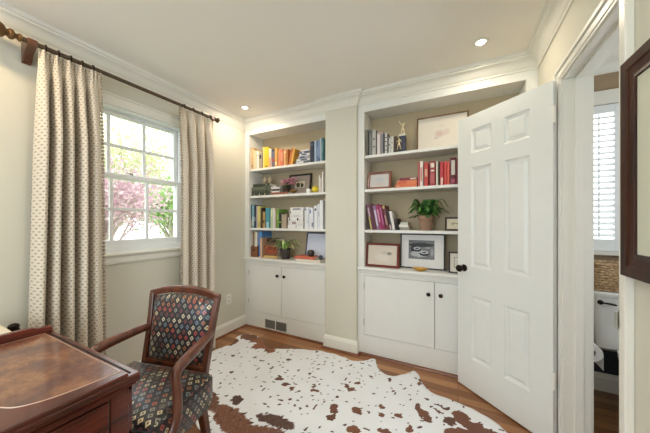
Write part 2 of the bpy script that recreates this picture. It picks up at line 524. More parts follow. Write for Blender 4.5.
# ------------------------------------------------------------------ doorway trim and the open door
bm = B()
box(bm, XR - 0.002, XR2 + 0.002, DY1 - 0.018, DY1, 0, DZ); box(bm, XR - 0.002, XR2 + 0.002, DY0, DY0 + 0.018, 0, DZ)
box(bm, XR - 0.002, XR2 + 0.002, DY0 + 0.018, DY1 - 0.018, DZ - 0.018, DZ)
box(bm, XR + 0.045, XR + 0.08, DY1 - 0.030, DY1 - 0.018, 0, DZ - 0.018); box(bm, XR + 0.045, XR + 0.08, DY0 + 0.018, DY0 + 0.030, 0, DZ - 0.018)
box(bm, XR + 0.045, XR + 0.08, DY0 + 0.03, DY1 - 0.03, DZ - 0.030, DZ - 0.018)
struct('trim_4', 'white door jamb and stop lining the doorway', 'door jamb', bm, WHITE, bevel=0.002)
def casing(side):
    """stepped door casing: legs and head, on the study (-1) or bathroom (+1) face"""
    bm = B()
    f = XR if side < 0 else XR2
    def lay(o0, o1, t):   # o0..o1 distance outward from the opening, t thickness
        xa, xb = sorted((f + side * 0.0005, f + side * t))
        box(bm, xa, xb, DY1 - 0.012 + o0, DY1 - 0.012 + o1, 0, DZ - 0.012 + o1)
        box(bm, xa, xb, DY0 + 0.012 - o1, DY0 + 0.012 - o0, 0, DZ - 0.012 + o1)
        box(bm, xa, xb, DY0 + 0.012 - o0, DY1 - 0.012 + o0, DZ - 0.012 + o0, DZ - 0.012 + o1)
    lay(0.0, 0.014, 0.012); lay(0.014, 0.048, 0.016); lay(0.048, 0.068, 0.024)
    return bm
struct('trim_5', 'white stepped casing around the doorway', 'door casing', casing(-1), WHITE, bevel=0.003)
struct('trim_6', 'white door casing on the bathroom side', 'door casing', casing(1), WHITE, bevel=0.003)
bm = B(); box(bm, XR - 0.0185, XR - 0.016, DY0 + 0.004, DY0 + 0.02, 0.885, 0.945)
box(bm, XR - 0.0185, XR + 0.03, DY0 + 0.0182, DY0 + 0.0202, 0.885, 0.945)
tag(mk('strike_plate', bm, STEEL), 'small white metal strike plate on the near door jamb', 'strike plate')

door = struct('door_1', 'white six panel door standing open in front of the right bookcase', 'door', loc=(0.478, 1.862, 0.0))
DL, DT = 0.628, 0.035
door.rotation_euler = (0, 0, math.atan2(2.282 - 1.862, 0.010 - 0.478))
def door_slab():
    bm = B()
    zs = [0.012, 0.243, 0.712, 0.922, 1.654, 1.759, 1.933, 2.038]
    xs = [0.0, 0.115, 0.272, 0.357, 0.514, DL]
    for i in range(5):
        for j in range(7):
            x0, x1, z0, z1 = xs[i], xs[i + 1], zs[j], zs[j + 1]
            if i in (1, 3) and j in (1, 3, 5):
                rec = 0.011; mo = 0.020; fl = 0.016
                for sgn in (1, -1):
                    yf = sgn * DT / 2
                    def ring(ins, dep):
                        return [bm.verts.new((xx, yf - sgn * dep, zz)) for xx, zz in ((x0 + ins, z0 + ins), (x1 - ins, z0 + ins), (x1 - ins, z1 - ins), (x0 + ins, z1 - ins))]
                    rr = [ring(0, 0), ring(0.004, 0.004), ring(mo * 0.6, rec * 0.9), ring(mo, rec), ring(mo + 0.002, rec), ring(mo + 0.002 + fl, 0.003), ring(mo + 0.004 + fl, 0.003)]
                    for a, b in zip(rr, rr[1:]):
                        for k in range(4): bm.faces.new((a[k], a[(k + 1) % 4], b[(k + 1) % 4], b[k]))
                    bm.faces.new(rr[-1])
            else:
                for yf in (DT / 2, -DT / 2):
                    bm.faces.new([bm.verts.new((a, yf, b)) for a, b in ((x0, z0), (x1, z0), (x1, z1), (x0, z1))])
    for z in (zs[0], zs[-1]):
        bm.faces.new([bm.verts.new(p) for p in ((0, -DT / 2, z), (DL, -DT / 2, z), (DL, DT / 2, z), (0, DT / 2, z))])
    for x in (0, DL):
        bm.faces.new([bm.verts.new(p) for p in ((x, -DT / 2, zs[0]), (x, DT / 2, zs[0]), (x, DT / 2, zs[-1]), (x, -DT / 2, zs[-1]))])
    bmesh.ops.remove_doubles(bm, verts=bm.verts, dist=0.0002)
    return bm
mk('slab', door_slab(), DOORW, door)
for sgn in (1, -1):
    Mk = Matrix.Translation((DL - 0.058, sgn * DT / 2, 0.905)) @ Matrix.Rotation(-sgn * PI / 2, 4, 'X')
    bm = B(); lathe(bm, [(0.026, 0.0005), (0.027, 0.004), (0.022, 0.009), (0.012, 0.012), (0.0095, 0.02), (0.0095, 0.03), (0.016, 0.036), (0.0245, 0.044), (0.0265, 0.052), (0.024, 0.061), (0.014, 0.067), (0, 0.068)], 22, Mk)
    mk('door_knob', bm, BRONZE, door, smooth=True)
bm = B(); box(bm, DL - 0.0005, DL + 0.0012, -0.012, 0.012, 0.875, 0.935)
mk('latch_plate', bm, STEEL, door)
for z in (0.33, 1.80):
    bm = B()
    lathe(bm, [(0.0, 0.0), (0.005, 0.002), (0.0065, 0.006), (0.0065, 0.088), (0.005, 0.092), (0.0, 0.095)], 12, Matrix.Translation((-0.008, DT / 2 + 0.004, z)))
    box(bm, -0.0015, -0.0003, -0.014, DT / 2 + 0.002, z, z + 0.09)
    mk('hinge', bm, WHITE, door, smooth=True)

# ------------------------------------------------------------------ built in bookcases
SH = (1.177, 1.560, 1.880)                         # shelf tops
CT = 0.828                                         # counter top
def bookcase(x0, x1, ox0, ox1, label, mid=None):
    """x0..x1 whole unit, ox0..ox1 the opening between the stiles"""
    g = 0.0008
    t = thing('built_in_bookcase', label, 'bookcase', ((x0 + x1) / 2, YB, 0))
    dx, dy = -(x0 + x1) / 2, -YB
    def bb(bm, a, b, c, d, e, f): box(bm, a + dx, b + dx, c + dy, d + dy, e, f)
    bm = B()
    bb(bm, x0 + g, ox0, YB, YB + 0.022, CT - 0.004, ZC - g); bb(bm, ox1, x1 - g, YB, YB + 0.022, CT - 0.004, ZC - g)
    bb(bm, ox0, ox1, YB, YB + 0.022, 2.29, ZC - g)
    bb(bm, x0 + g, ox0, YB, YB + 0.022, g, CT - 0.03); bb(bm, ox1, x1 - g, YB, YB + 0.022, g, CT - 0.03)
    bb(bm, ox0, ox1, YB, YB + 0.022, 0.75, CT - 0.03)
    mk('face_frame', bm, CABW, t)
    bm = B(); bb(bm, ox0, ox1, YB, YB + 0.022, g, 0.19); mk('toe_board', bm, CABW, t, 0.0015)
    bm = B(); bb(bm, ox0 - 0.01, ox1 + 0.01, BY - 0.012, BY - g, CT, 2.33); mk('back_panel', bm, BACKM, t)
    bm = B(); bb(bm, ox0 - 0.02, ox0, YB + 0.022, BY - 0.012, g, 2.33); bb(bm, ox1, ox1 + 0.02, YB + 0.022, BY - 0.012, g, 2.33)
    bb(bm, ox0, ox1, YB + 0.022, BY - 0.012, 2.30, 2.33)
    mk('side_panel', bm, CABW, t)
    for z in SH:
        bm = B(); bb(bm, ox0 + g, ox1 - g, YB + 0.012, BY - 0.013, z - 0.026, z)
        mk('shelf', bm, CABW, t, 0.003)
    bm = B(); bb(bm, x0 + g, x1 - g, YB - 0.03, BY - 0.013, CT - 0.026, CT)
    mk('countertop', bm, CABW, t, 0.006, seg=3)
    bm = B()
    prism(bm, [(YB - 0.001 + dy, CT - 0.06), (YB - 0.008 + dy, CT - 0.055), (YB - 0.012 + dy, CT - 0.04), (YB - 0.02 + dy, CT - 0.0262), (YB - 0.001 + dy, CT - 0.0262)], x0 + g + dx, x1 - g + dx, 'x')
    mk('counter_moulding', bm, CABW, t)
    mid = (ox0 + ox1) / 2 if mid is None else mid
    for (a, b, hx, kx) in ((ox0 + 0.003, mid - 0.0018, ox0, mid - 0.047), (mid + 0.0018, ox1 - 0.003, ox1, mid + 0.047)):
        bm = B(); bb(bm, a, b, YB - 0.004, YB + 0.016, 0.1935, 0.7465)
        d = mk('cabinet_door', bm, CABW, t, 0.002)
        bm = B()
        Mk = Matrix.Translation((kx + dx, YB - 0.004 + dy, 0.645)) @ Matrix.Rotation(PI / 2, 4, 'X')
        lathe(bm, [(0.008, 0), (0.007, 0.012), (0.011, 0.016), (0.0165, 0.021), (0.0165, 0.025), (0.011, 0.030), (0, 0.032)], 18, Mk)
        mk('knob', bm, BRONZE, d, smooth=True)
        for hz in (0.28, 0.62):
            bm = B(); lathe(bm, [(0, 0), (0.004, 0.002), (0.0045, 0.004), (0.0045, 0.056), (0.004, 0.058), (0, 0.06)], 10, Matrix.Translation((hx + dx, YB - 0.005 + dy, hz)))
            mk('hinge', bm, STEEL, d, smooth=True)
    return t
bookcase(XL, PX0, -2.232, -1.197, 'white built in bookcase with cabinet in the corner left of the pier', -1.75)
bookcase(PX1, XR, -0.79, 0.441, 'white built in bookcase with cabinet right of the pier, behind the open door')

# ------------------------------------------------------------------ wall register, outlet, downlights
t = thing('vent_grille', 'white floor level vent register with two dark grilles under the left cabinet', 'vent', (-1.832, YB, 0.082))
bm = B()
for a, b in ((-0.16, -0.150), (-0.005, 0.005), (0.150, 0.16)): box(bm, a, b, -0.006, -0.0003, -0.058, 0.058)
for a, b in ((-0.058, -0.048), (0.048, 0.058)): box(bm, -0.150, 0.150, -0.006, -0.0003, a, b)
mk('frame', bm, CABW, t, 0.001)
bm = B()
for a, b in ((-0.150, -0.005), (0.005, 0.150)):
    box(bm, a, b, -0.0015, -0.0003, -0.048, 0.048, 1)
    for k in range(12):
        z = -0.045 + k * 0.0078
        box(bm, a, b, -0.0045, -0.0015, z, z + 0.003)
mk('louver', bm, [pm('grey vent metal', (150, 148, 140), 0.5, 0.3), pm('vent shadow grey', (84, 82, 78), 0.8)], t)

t = thing('wall_outlet', 'white electrical outlet on the wall beside the chair', 'outlet', (XL, 2.093, 0.383))
bm = B(); box(bm, 0.0004, 0.006, -0.037, 0.037, -0.058, 0.058); mk('plate', bm, WHITE, t, 0.003)
for s in (1, -1):
    bm = B(); box(bm, 0.006, 0.009, -0.017, 0.017, s * 0.024 - 0.015, s * 0.024 + 0.015)
    for yy in (-0.007, 0.007): box(bm, 0.009, 0.0094, yy - 0.0015, yy + 0.0015, s * 0.024 - 0.006, s * 0.024 + 0.006, 1)
    mk('socket', bm, [WHITE, BLACKM], t)

LENS = NT('lit lamp lens'); LENS.b.inputs['Emission Color'].default_value = (1.0, 0.93, 0.8, 1); LENS.b.inputs['Emission Strength'].default_value = 12.0
LENS.col(LENS.mix(LENS.noise(LENS.coord(), 20), (1, 1, 1, 1), (0.9, 0.9, 0.9, 1)))
def downlight(x, y, label, watts=4.0, col=(1.0, 0.92, 0.80)):
    t = thing('recessed_downlight', label, 'ceiling light', (x, y, ZC), 0, 'recessed ceiling downlights')
    bm = B(); lathe(bm, [(0.028, -0.0004), (0.028, -0.003), (0.033, -0.006), (0.044, -0.006), (0.049, -0.0004)], 28)
    mk('trim_ring', bm, WHITE, t, smooth=True)
    bm = B(); lathe(bm, [(0.0, -0.0035), (0.0275, -0.003), (0.0275, -0.0006), (0, -0.0005)], 28)
    mk('lens', bm, LENS.m, t)
    d = bpy.data.lights.new('lamp', 'AREA'); d.shape = 'DISK'; d.size = 0.09; d.energy = watts; d.color = col
    o = bpy.data.objects.new('lamp', d); C.objects.link(o); o.parent = t; o.location = (0, 0, -0.012)
downlight(-2.0, 2.045, 'small lit downlight in the ceiling corner above the left bookcase', 4.4, (1.0, 0.86, 0.68))
downlight(0.136, 2.02, 'lit downlight in the ceiling in front of the right bookcase', 3.2, (1.0, 0.88, 0.70))
downlight(-2.0, 0.2, 'lit ceiling downlight above the desk', 4.4, (1.0, 0.74, 0.44))
downlight(-0.95, 0.75, 'unseen downlight added to brighten the middle of the study', 5.0, (1.0, 0.95, 0.88))  # extra lamp out of view, added to lift the rug and left wall
downlight(0.1, 0.1, 'lit ceiling downlight above the photographer')
downlight(-0.95, -1.1, 'lit ceiling downlight near the rear wall')

# ------------------------------------------------------------------ curtain rod and curtains
RX, RZ = XL + 0.10, 2.292
t = thing('curtain_rod', 'dark antiqued curtain rod with carved acorn finial above the window', 'curtain rod', (RX, 0.62, RZ))
bm = B(); tube(bm, [(0, -0.10, 0), (0, 1.20, 0)], 0.0135, 14); mk('pole', bm, RODM, t, smooth=True)
bm = B()
lathe(bm, [(0.0135, 0), (0.022, 0.004), (0.022, 0.012), (0.013, 0.02), (0.013, 0.026), (0.026, 0.034), (0.028, 0.046), (0.018, 0.056), (0.018, 0.060), (0.034, 0.070), (0.046, 0.095), (0.048, 0.118),
           (0.041, 0.150), (0.027, 0.180), (0.012, 0.198), (0, 0.203)], 20, Matrix.Translation((0, -0.10, 0)) @ Matrix.Rotation(PI / 2, 4, 'X'))
mk('finial', bm, GILT, t, smooth=True)
bm = B(); lathe(bm, [(0.0135, 0), (0.02, 0.004), (0.02, 0.012), (0.012, 0.018), (0.024, 0.03), (0.026, 0.042), (0.014, 0.056), (0, 0.06)], 16, Matrix.Translation((0, 1.20, 0)) @ Matrix.Rotation(-PI / 2, 4, 'X'))
mk('end_cap', bm, RODM, t, smooth=True)
for yy in (-0.062, 1.17):
    bm = B()
    prism(bm, [(-0.0945, -0.10), (-0.0945, 0.02), (-0.02, 0.02), (0.02, 0.015), (0.02, -0.02), (0.0, -0.026), (-0.05, -0.05), (-0.07, -0.09)], yy - 0.02, yy + 0.02, 'y')
    mk('bracket', bm, wood('carved bracket wood', (54, 26, 12), (104, 60, 30), 0.4, (8, 8, 20)), t, 0.004)

CURT = diamond_fabric('cream curtain with small taupe lozenges', (222, 211, 192), [(172, 154, 135), (180, 160, 140), (166, 150, 134)], 0.029, 0.018, 0.50, 0.0, rough=0.9, sheen=0.1, au=1.5, av=1.5)
BRAID = pm('taupe tasselled braid', (186, 170, 148), 0.9, 0, 0.25, 60, 0.4)
def curtain(y0, y1, n, label, braid_edge, amp, y0b=None, y1b=None, seed=0):
    y0b = y0 if y0b is None else y0b; y1b = y1 if y1b is None else y1b
    yc = (y0 + y1) / 2
    t = thing('curtain', label, 'curtain', (RX, yc, 0.0), 0, 'curtains at the window')
    rnd = random.Random(seed)
    ph = [rnd.uniform(-0.25, 0.25) for _ in range(8)]
    NU, NV = n * 36, 60
    zt, zp, zb = RZ - 0.019, RZ - 0.125, 0.012
    bm = B(); uvl = bm.loops.layers.uv.new('UVMap'); grid = []; Ulist = []
    fabw = (y1 - y0) * 3.3
    for j in range(NV + 1):
        f = j / NV
        z = zt + (zb - zt) * (f ** 1.25)
        row = []
        for i in range(NU + 1):
            s = i / NU
            drop = min(1, max(0, (zp - z) / 0.45)); drop = drop * drop * (3 - 2 * drop)
            head = min(1, max(0, (z - zp) / 0.07))
            low = min(1, max(0, (zp - z) / 2.1))
            q = n * s
            k_ = min(n - 1, int(q)); fr = q - k_
            phm = R(98) + R(6) * math.sin(3.1 * k_ + ph[1])
            if fr < 0.76: phi = (fr / 0.76 * 2 - 1) * phm; yf = 0.38 + 0.38 * math.sin(phi) / math.sin(phm)
            else: phi = phm; yf = fr
            if braid_edge < 0 and k_ == 0 and fr < 0.4: phi *= 0.45; yf = fr * 0.9 + 0.1 * yf
            if braid_edge > 0 and k_ == n - 1 and fr > 0.4: phi = (fr - 0.4) / 0.6 * R(50); yf = fr
            dep = 1.0 + 0.10 * math.sin(2.7 * k_ + ph[0])
            tx = amp * dep * (math.cos(phi) - 0.34) * (0.42 + 0.58 * drop)
            ty = (k_ + yf) / n
            pin = math.cos(2 * PI * q * 3)
            atp = math.exp(-((z - zp) / 0.03) ** 2)
            dxx = tx * (1 - head) * (1 - 0.5 * atp) + head * (0.008 * pin + 0.016 * (math.cos(phi) - 0.5))
            ya = y0 + (y0b - y0) * low; yb = y1 + (y1b - y1) * low
            yy = ya + (yb - ya) * (ty * (1 - head) + s * head + 0.010 * math.sin(5 * low + ph[2] + 2 * k_) * drop * math.sin(PI * s))
            row.append(bm.verts.new((dxx + 0.004, yy - yc, z)))
        grid.append(row)
    for j in range(NV):
        for i in range(NU):
            f = bm.faces.new((grid[j][i], grid[j][i + 1], grid[j + 1][i + 1], grid[j + 1][i]))
            for lp, (a, b) in zip(f.loops, ((i, j), (i + 1, j), (i + 1, j + 1), (i, j + 1))):
                lp[uvl].uv = (a / NU * fabw, grid[b][a].co.z)
    edge = [grid[j][NU if braid_edge > 0 else 0].co.copy() for j in range(NV + 1)]
    pts = [grid[0][int((k + 0.5) * 36)].co.copy() for k in range(n)]
    o = mk('fabric', bm, CURT, t, smooth=True)
    md = o.modifiers.new('thick', 'SOLIDIFY'); md.thickness = 0.0025; md.offset = 0
    # tasselled braid down the leading edge
    bm = B(); z = zt - 0.01; k = 0
    import bisect
    while z > zb + 0.02:
        j = min(range(NV + 1), key=lambda a: abs(edge[a].z - z))
        j2 = min(NV, j + 1) if edge[j].z > z else max(0, j - 1)
        a, b = edge[j], edge[j2]
        tt = 0 if abs(a.z - b.z) < 1e-6 else (z - a.z) / (b.z - a.z)
        p = a.lerp(b, tt)
        lathe(bm, [(0, -0.013), (0.007, -0.009), (0.010, 0), (0.005, 0.009), (0, 0.012)], 6, Matrix.Translation((p.x + 0.006, p.y + braid_edge * 0.007, z)))
        z -= 0.025
    mk('trim_braid', bm, BRAID, t, smooth=True)
    for p in pts:
        bm = B()
        rr = [(0.0 + 0.0185 * math.cos(a), p.y, RZ + 0.0185 * math.sin(a)) for a in [2 * PI * q / 20 for q in range(21)]]
        tube(bm, rr, 0.0036, 8, up=Vector((0, 1, 0)), cap=False)
        mk('ring', bm, BRONZE, t, smooth=True)
    return t
curtain(0.585, 0.868, 5, 'patterned cream curtain left of the window, next to the desk', 1, 0.110, 0.545, 0.886, 1)
curtain(1.448, 1.81, 4, 'patterned cream curtain right of the window, nearer the corner', -1, 0.095, 1.448, 1.825, 5)

# ------------------------------------------------------------------ cowhide rug
def cowhide():
    import numpy as np
    out = [(-2.085, 2.147), (-2.13, 2.07), (-2.06, 1.93), (-2.08, 1.82), (-2.09, 1.70), (-2.03, 1.56), (-1.95, 1.42), (-1.80, 1.28), (-1.62, 1.15), (-1.42, 1.05), (-1.22, 1.06), (-1.02, 1.04), (-0.86, 0.92), (-0.78, 0.76), (-0.66, 0.70),
           (-0.50, 0.78), (-0.30, 0.84), (-0.08, 0.83), (0.10, 0.90), (0.20, 1.02), (0.34, 1.05), (0.40, 1.16), (0.33, 1.30), (0.24, 1.42), (0.27, 1.58), (0.33, 1.70), (0.28, 1.82),
           (0.20, 1.925), (0.13, 1.965), (0.05, 1.995), (-0.06, 2.02), (-0.17, 2.04), (-0.25, 2.137), (-0.29, 2.235), (-0.335, 2.26), (-0.42, 2.15), (-0.53, 2.11), (-0.61, 2.182), (-0.66, 2.285), (-0.70, 2.29), (-0.76, 2.22), (-0.85, 2.18), (-0.97, 2.205),
           (-1.18, 2.20), (-1.37, 2.145), (-1.50, 2.08), (-1.59, 2.035), (-1.65, 2.0), (-1.74, 2.05), (-1.82, 2.11), (-1.93, 2.16), (-2.03, 2.185)]
    P = spline([(x, y, 0) for x, y in out + [out[0]]], 8)
    poly = np.array([(p.x + 0.012 * noise.noise((p.x * 14, p.y * 14, 0)), p.y + 0.012 * noise.noise((p.x * 14, p.y * 14, 7))) for p in P])
    h = 0.011
    xs = np.arange(-2.2, 0.5, h); ys = np.arange(0.62, 2.34, h)
    X, Y = np.meshgrid(xs + h / 2, ys + h / 2)
    ins = np.zeros(X.shape, bool)
    for (x0, y0), (x1, y1) in zip(poly, np.roll(poly, -1, 0)):
        c = ((y0 > Y) != (y1 > Y))
        with np.errstate(divide='ignore', invalid='ignore'):
            ins ^= c & (X < (x1 - x0) * (Y - y0) / (y1 - y0 + 1e-12) + x0)
    # blots: x, y, rx, ry, angle, redness
    blots = [(-1.263, 1.665, .055, .03, .4, 0), (-1.18, 1.63, .035, .03, 0, 0), (-1.11, 1.60, .03, .035, 0, 0), (-0.94, 1.668, .042, .032, 0, .4), (-0.749, 1.824, .032, .05, .2, 0), (-0.71, 1.80, .045, .022, .6, .3), (-0.69, 1.90, .03, .02, 0, 0),
             (-0.735, 1.56, .045, .07, .3, .2), (-0.72, 1.49, .03, .04, .2, 0), (-0.595, 1.619, .05, .045, 0, .3), (-0.455, 1.728, .03, .03, 0, .2), (-0.445, 1.66, .035, .025, 0, .2), (-0.34, 1.70, .042, .032, 0, .3),
             (-0.204, 1.797, .05, .05, 0, .3), (-0.175, 1.755, .045, .05, .8, .2), (-0.235, 1.83, .03, .035, 0, .1), (-0.12, 1.86, .05, .018, -.6, .1), (-0.08, 1.90, .04, .015, -.6, 0), (-0.27, 1.62, .04, .045, 0, .3), (-0.56, 1.46, .06, .05, 0, .5),
             (-1.358, 1.934, .03, .02, 0, 0), (-1.643, 1.968, .03, .035, 0, 0), (-1.80, 1.95, .045, .02, .3, 0), (-1.411, 1.749, .022, .02, 0, 0), (-1.865, 1.745, .03, .018, 0, -.3), (-1.654, 1.808, .018, .016, 0, 0), (-0.97, 1.72, .018, .014, 0, 0),
             (-1.05, 1.50, .02, .02, 0, -.4), (-1.28, 1.50, .022, .022, 0, -.4), (-0.42, 1.93, .02, .015, 0, 0), (-0.76, 2.18, .04, .015, 0, 0), (-0.62, 2.02, .025, .012, 0, 0), (-0.39, 1.53, .05, .04, .3, .3),
             # big fields at the rim
             (-2.08, 1.94, .07, .12, 0, .1), (-2.0, 2.11, .13, .08, 0, .3), (-1.87, 2.10, .12, .07, 0, 1.2), (-1.73, 2.03, .14, .07, .4, 1.3), (-1.62, 1.985, .07, .05, 0, 1.1), (0.02, 1.86, .07, .10, .5, .3), (0.10, 1.80, .08, .09, .4, .2), (0.02, 1.72, .12, .06, .3, .3), (0.18, 1.70, .11, .16, 0, .2), (-0.05, 1.80, .05, .05, 0, -.2),
             (-0.27, 2.13, .02, .07, 0, .2), (0.24, 1.2, .14, .22, 0, .2), (-0.55, 1.02, .42, .20, .1, .3), (-1.25, 1.17, .26, .10, -.3, .5), (-1.02, 1.30, .17, .05, .1, -.4), (-0.98, 1.20, .2, .07, .2, .4), (-1.38, 1.33, .08, .05, -.5, -.5), (-0.72, 1.28, .14, .06, .0, .5), (-1.55, 1.24, .16, .07, -.5, .1),
             (-0.15, 1.25, .10, .07, .4, .2), (-0.38, 1.33, .07, .05, 0, .2), (-0.10, 1.50, .06, .04, 0, .2)]
    bmx = B(); vid = {}
    lay_c = bmx.verts.layers.float_color.new('hide')
    def vert(i, j):
        if (i, j) not in vid: vid[(i, j)] = bmx.verts.new((xs[0] + i * h, ys[0] + j * h, 0.0))
        return vid[(i, j)]
    jj, ii = np.nonzero(ins)
    cells = set(zip(ii.tolist(), jj.tolist()))
    for i, j in cells:
        bmx.faces.new((vert(i, j), vert(i + 1, j), vert(i + 1, j + 1), vert(i, j + 1)))
    seg0 = poly; seg1 = np.roll(poly, -1, 0); dv = seg1 - seg0; L2 = (dv ** 2).sum(1) + 1e-12
    for v in bmx.verts:
        p = np.array((v.co.x, v.co.y))
        if v.is_boundary:
            tt = np.clip(((p - seg0) * dv).sum(1) / L2, 0, 1)
            q = seg0 + dv * tt[:, None]; d = ((q - p) ** 2).sum(1); k = d.argmin()
            if d[k] < (1.5 * h) ** 2: v.co.x, v.co.y = q[k]
        x, y = v.co.x, v.co.y
        wx = 0.016 * noise.noise((x * 16, y * 16, 1)) + 0.017 * noise.noise((x * 38, y * 38, 3)) + 0.008 * noise.noise((x * 90, y * 90, 3))
        wy = 0.016 * noise.noise((x * 16, y * 16, 5)) + 0.017 * noise.noise((x * 38, y * 38, 9)) + 0.008 * noise.noise((x * 90, y * 90, 9))
        m = 0.0; red = 0.0
        for (bx_, by_, rx, ry, an, rd) in blots:
            ddx, ddy = x + wx - bx_, y + wy - by_
            if abs(ddx) > 0.5 or abs(ddy) > 0.4: continue
            ca, sa = math.cos(an), math.sin(an)
            kk = 0.70 if rx < 0.1 else 0.86
            e = math.hypot((ddx * ca + ddy * sa) / (rx * kk), (-ddx * sa + ddy * ca) / (ry * kk))
            f = max(0.0, min(1.0, (1.12 - e) / 0.24))
            if rx > 0.1 and by_ < 1.4: f *= 0.66
            if f > m: m = f; red = rd
        # scattered specks, thicker along the spine of the hide
        cx, cy = x * 17 + 0.5 * noise.noise((x * 9, y * 9, 2)), y * 17
        nz = noise.noise((cx * 2.1, cy * 2.1, 11)) ; dens = 0.44 - 0.12 * max(0, noise.noise((x * 2.2, y * 2.2, 21)))
        sp = max(0.0, min(1.0, (nz - dens) / 0.06))
        if sp > m: m = sp; red = -0.5
        tone = 0.5 + 0.5 * noise.noise((x * 6, y * 6, 31))
        v[lay_c] = (m, max(0, min(1, 0.4 + red * 0.5)), tone, 1)
        v.co.z = 0.0045 + 0.0012 * noise.noise((x * 5, y * 5, 3))
    s = NT('brown and white cowhide')
    at = s.n('Attribute'); at.attribute_name = 'hide'
    sp_ = s.n('SeparateColor'); s.l(at.outputs['Color'], sp_.inputs[0])
    hair = s.noise(s.mapped(s.coord(), (60, 220, 1), (0, 0, 0.5)), 1.0, 4.0, 0.7)
    brown = s.mix(sp_.outputs[1], lin((44, 34, 34)), lin((164, 98, 56)))
    brown = s.mix(s.math('MULTIPLY', hair, 0.7), brown, lin((70, 38, 26)))
    white = s.mix(s.math('MULTIPLY', s.math('ADD', sp_.outputs[2], hair), 0.5), lin((244, 247, 252)), lin((224, 224, 226)))
    edge = s.math('ADD', sp_.outputs[0], s.math('MULTIPLY', s.math('SUBTRACT', hair, 0.5), 0.9))
    fm = s.n('MapRange'); s.l(edge, fm.inputs['Value']); fm.inputs['From Min'].default_value = 0.42; fm.inputs['From Max'].default_value = 0.58
    s.col(s.mix(fm.outputs[0], white, brown)); s.rough(0.75)
    s.b.inputs['Sheen Weight'].default_value = 0.15
    s.bump(hair, 0.35, 0.004)
    o = mk('cowhide_rug', bmx, s.m, smooth=True)
    md = o.modifiers.new('thick', 'SOLIDIFY'); md.thickness = 0.0032; md.offset = -1
    tag(o, 'brown and white cowhide rug spread over the wood floor', 'rug')
cowhide()

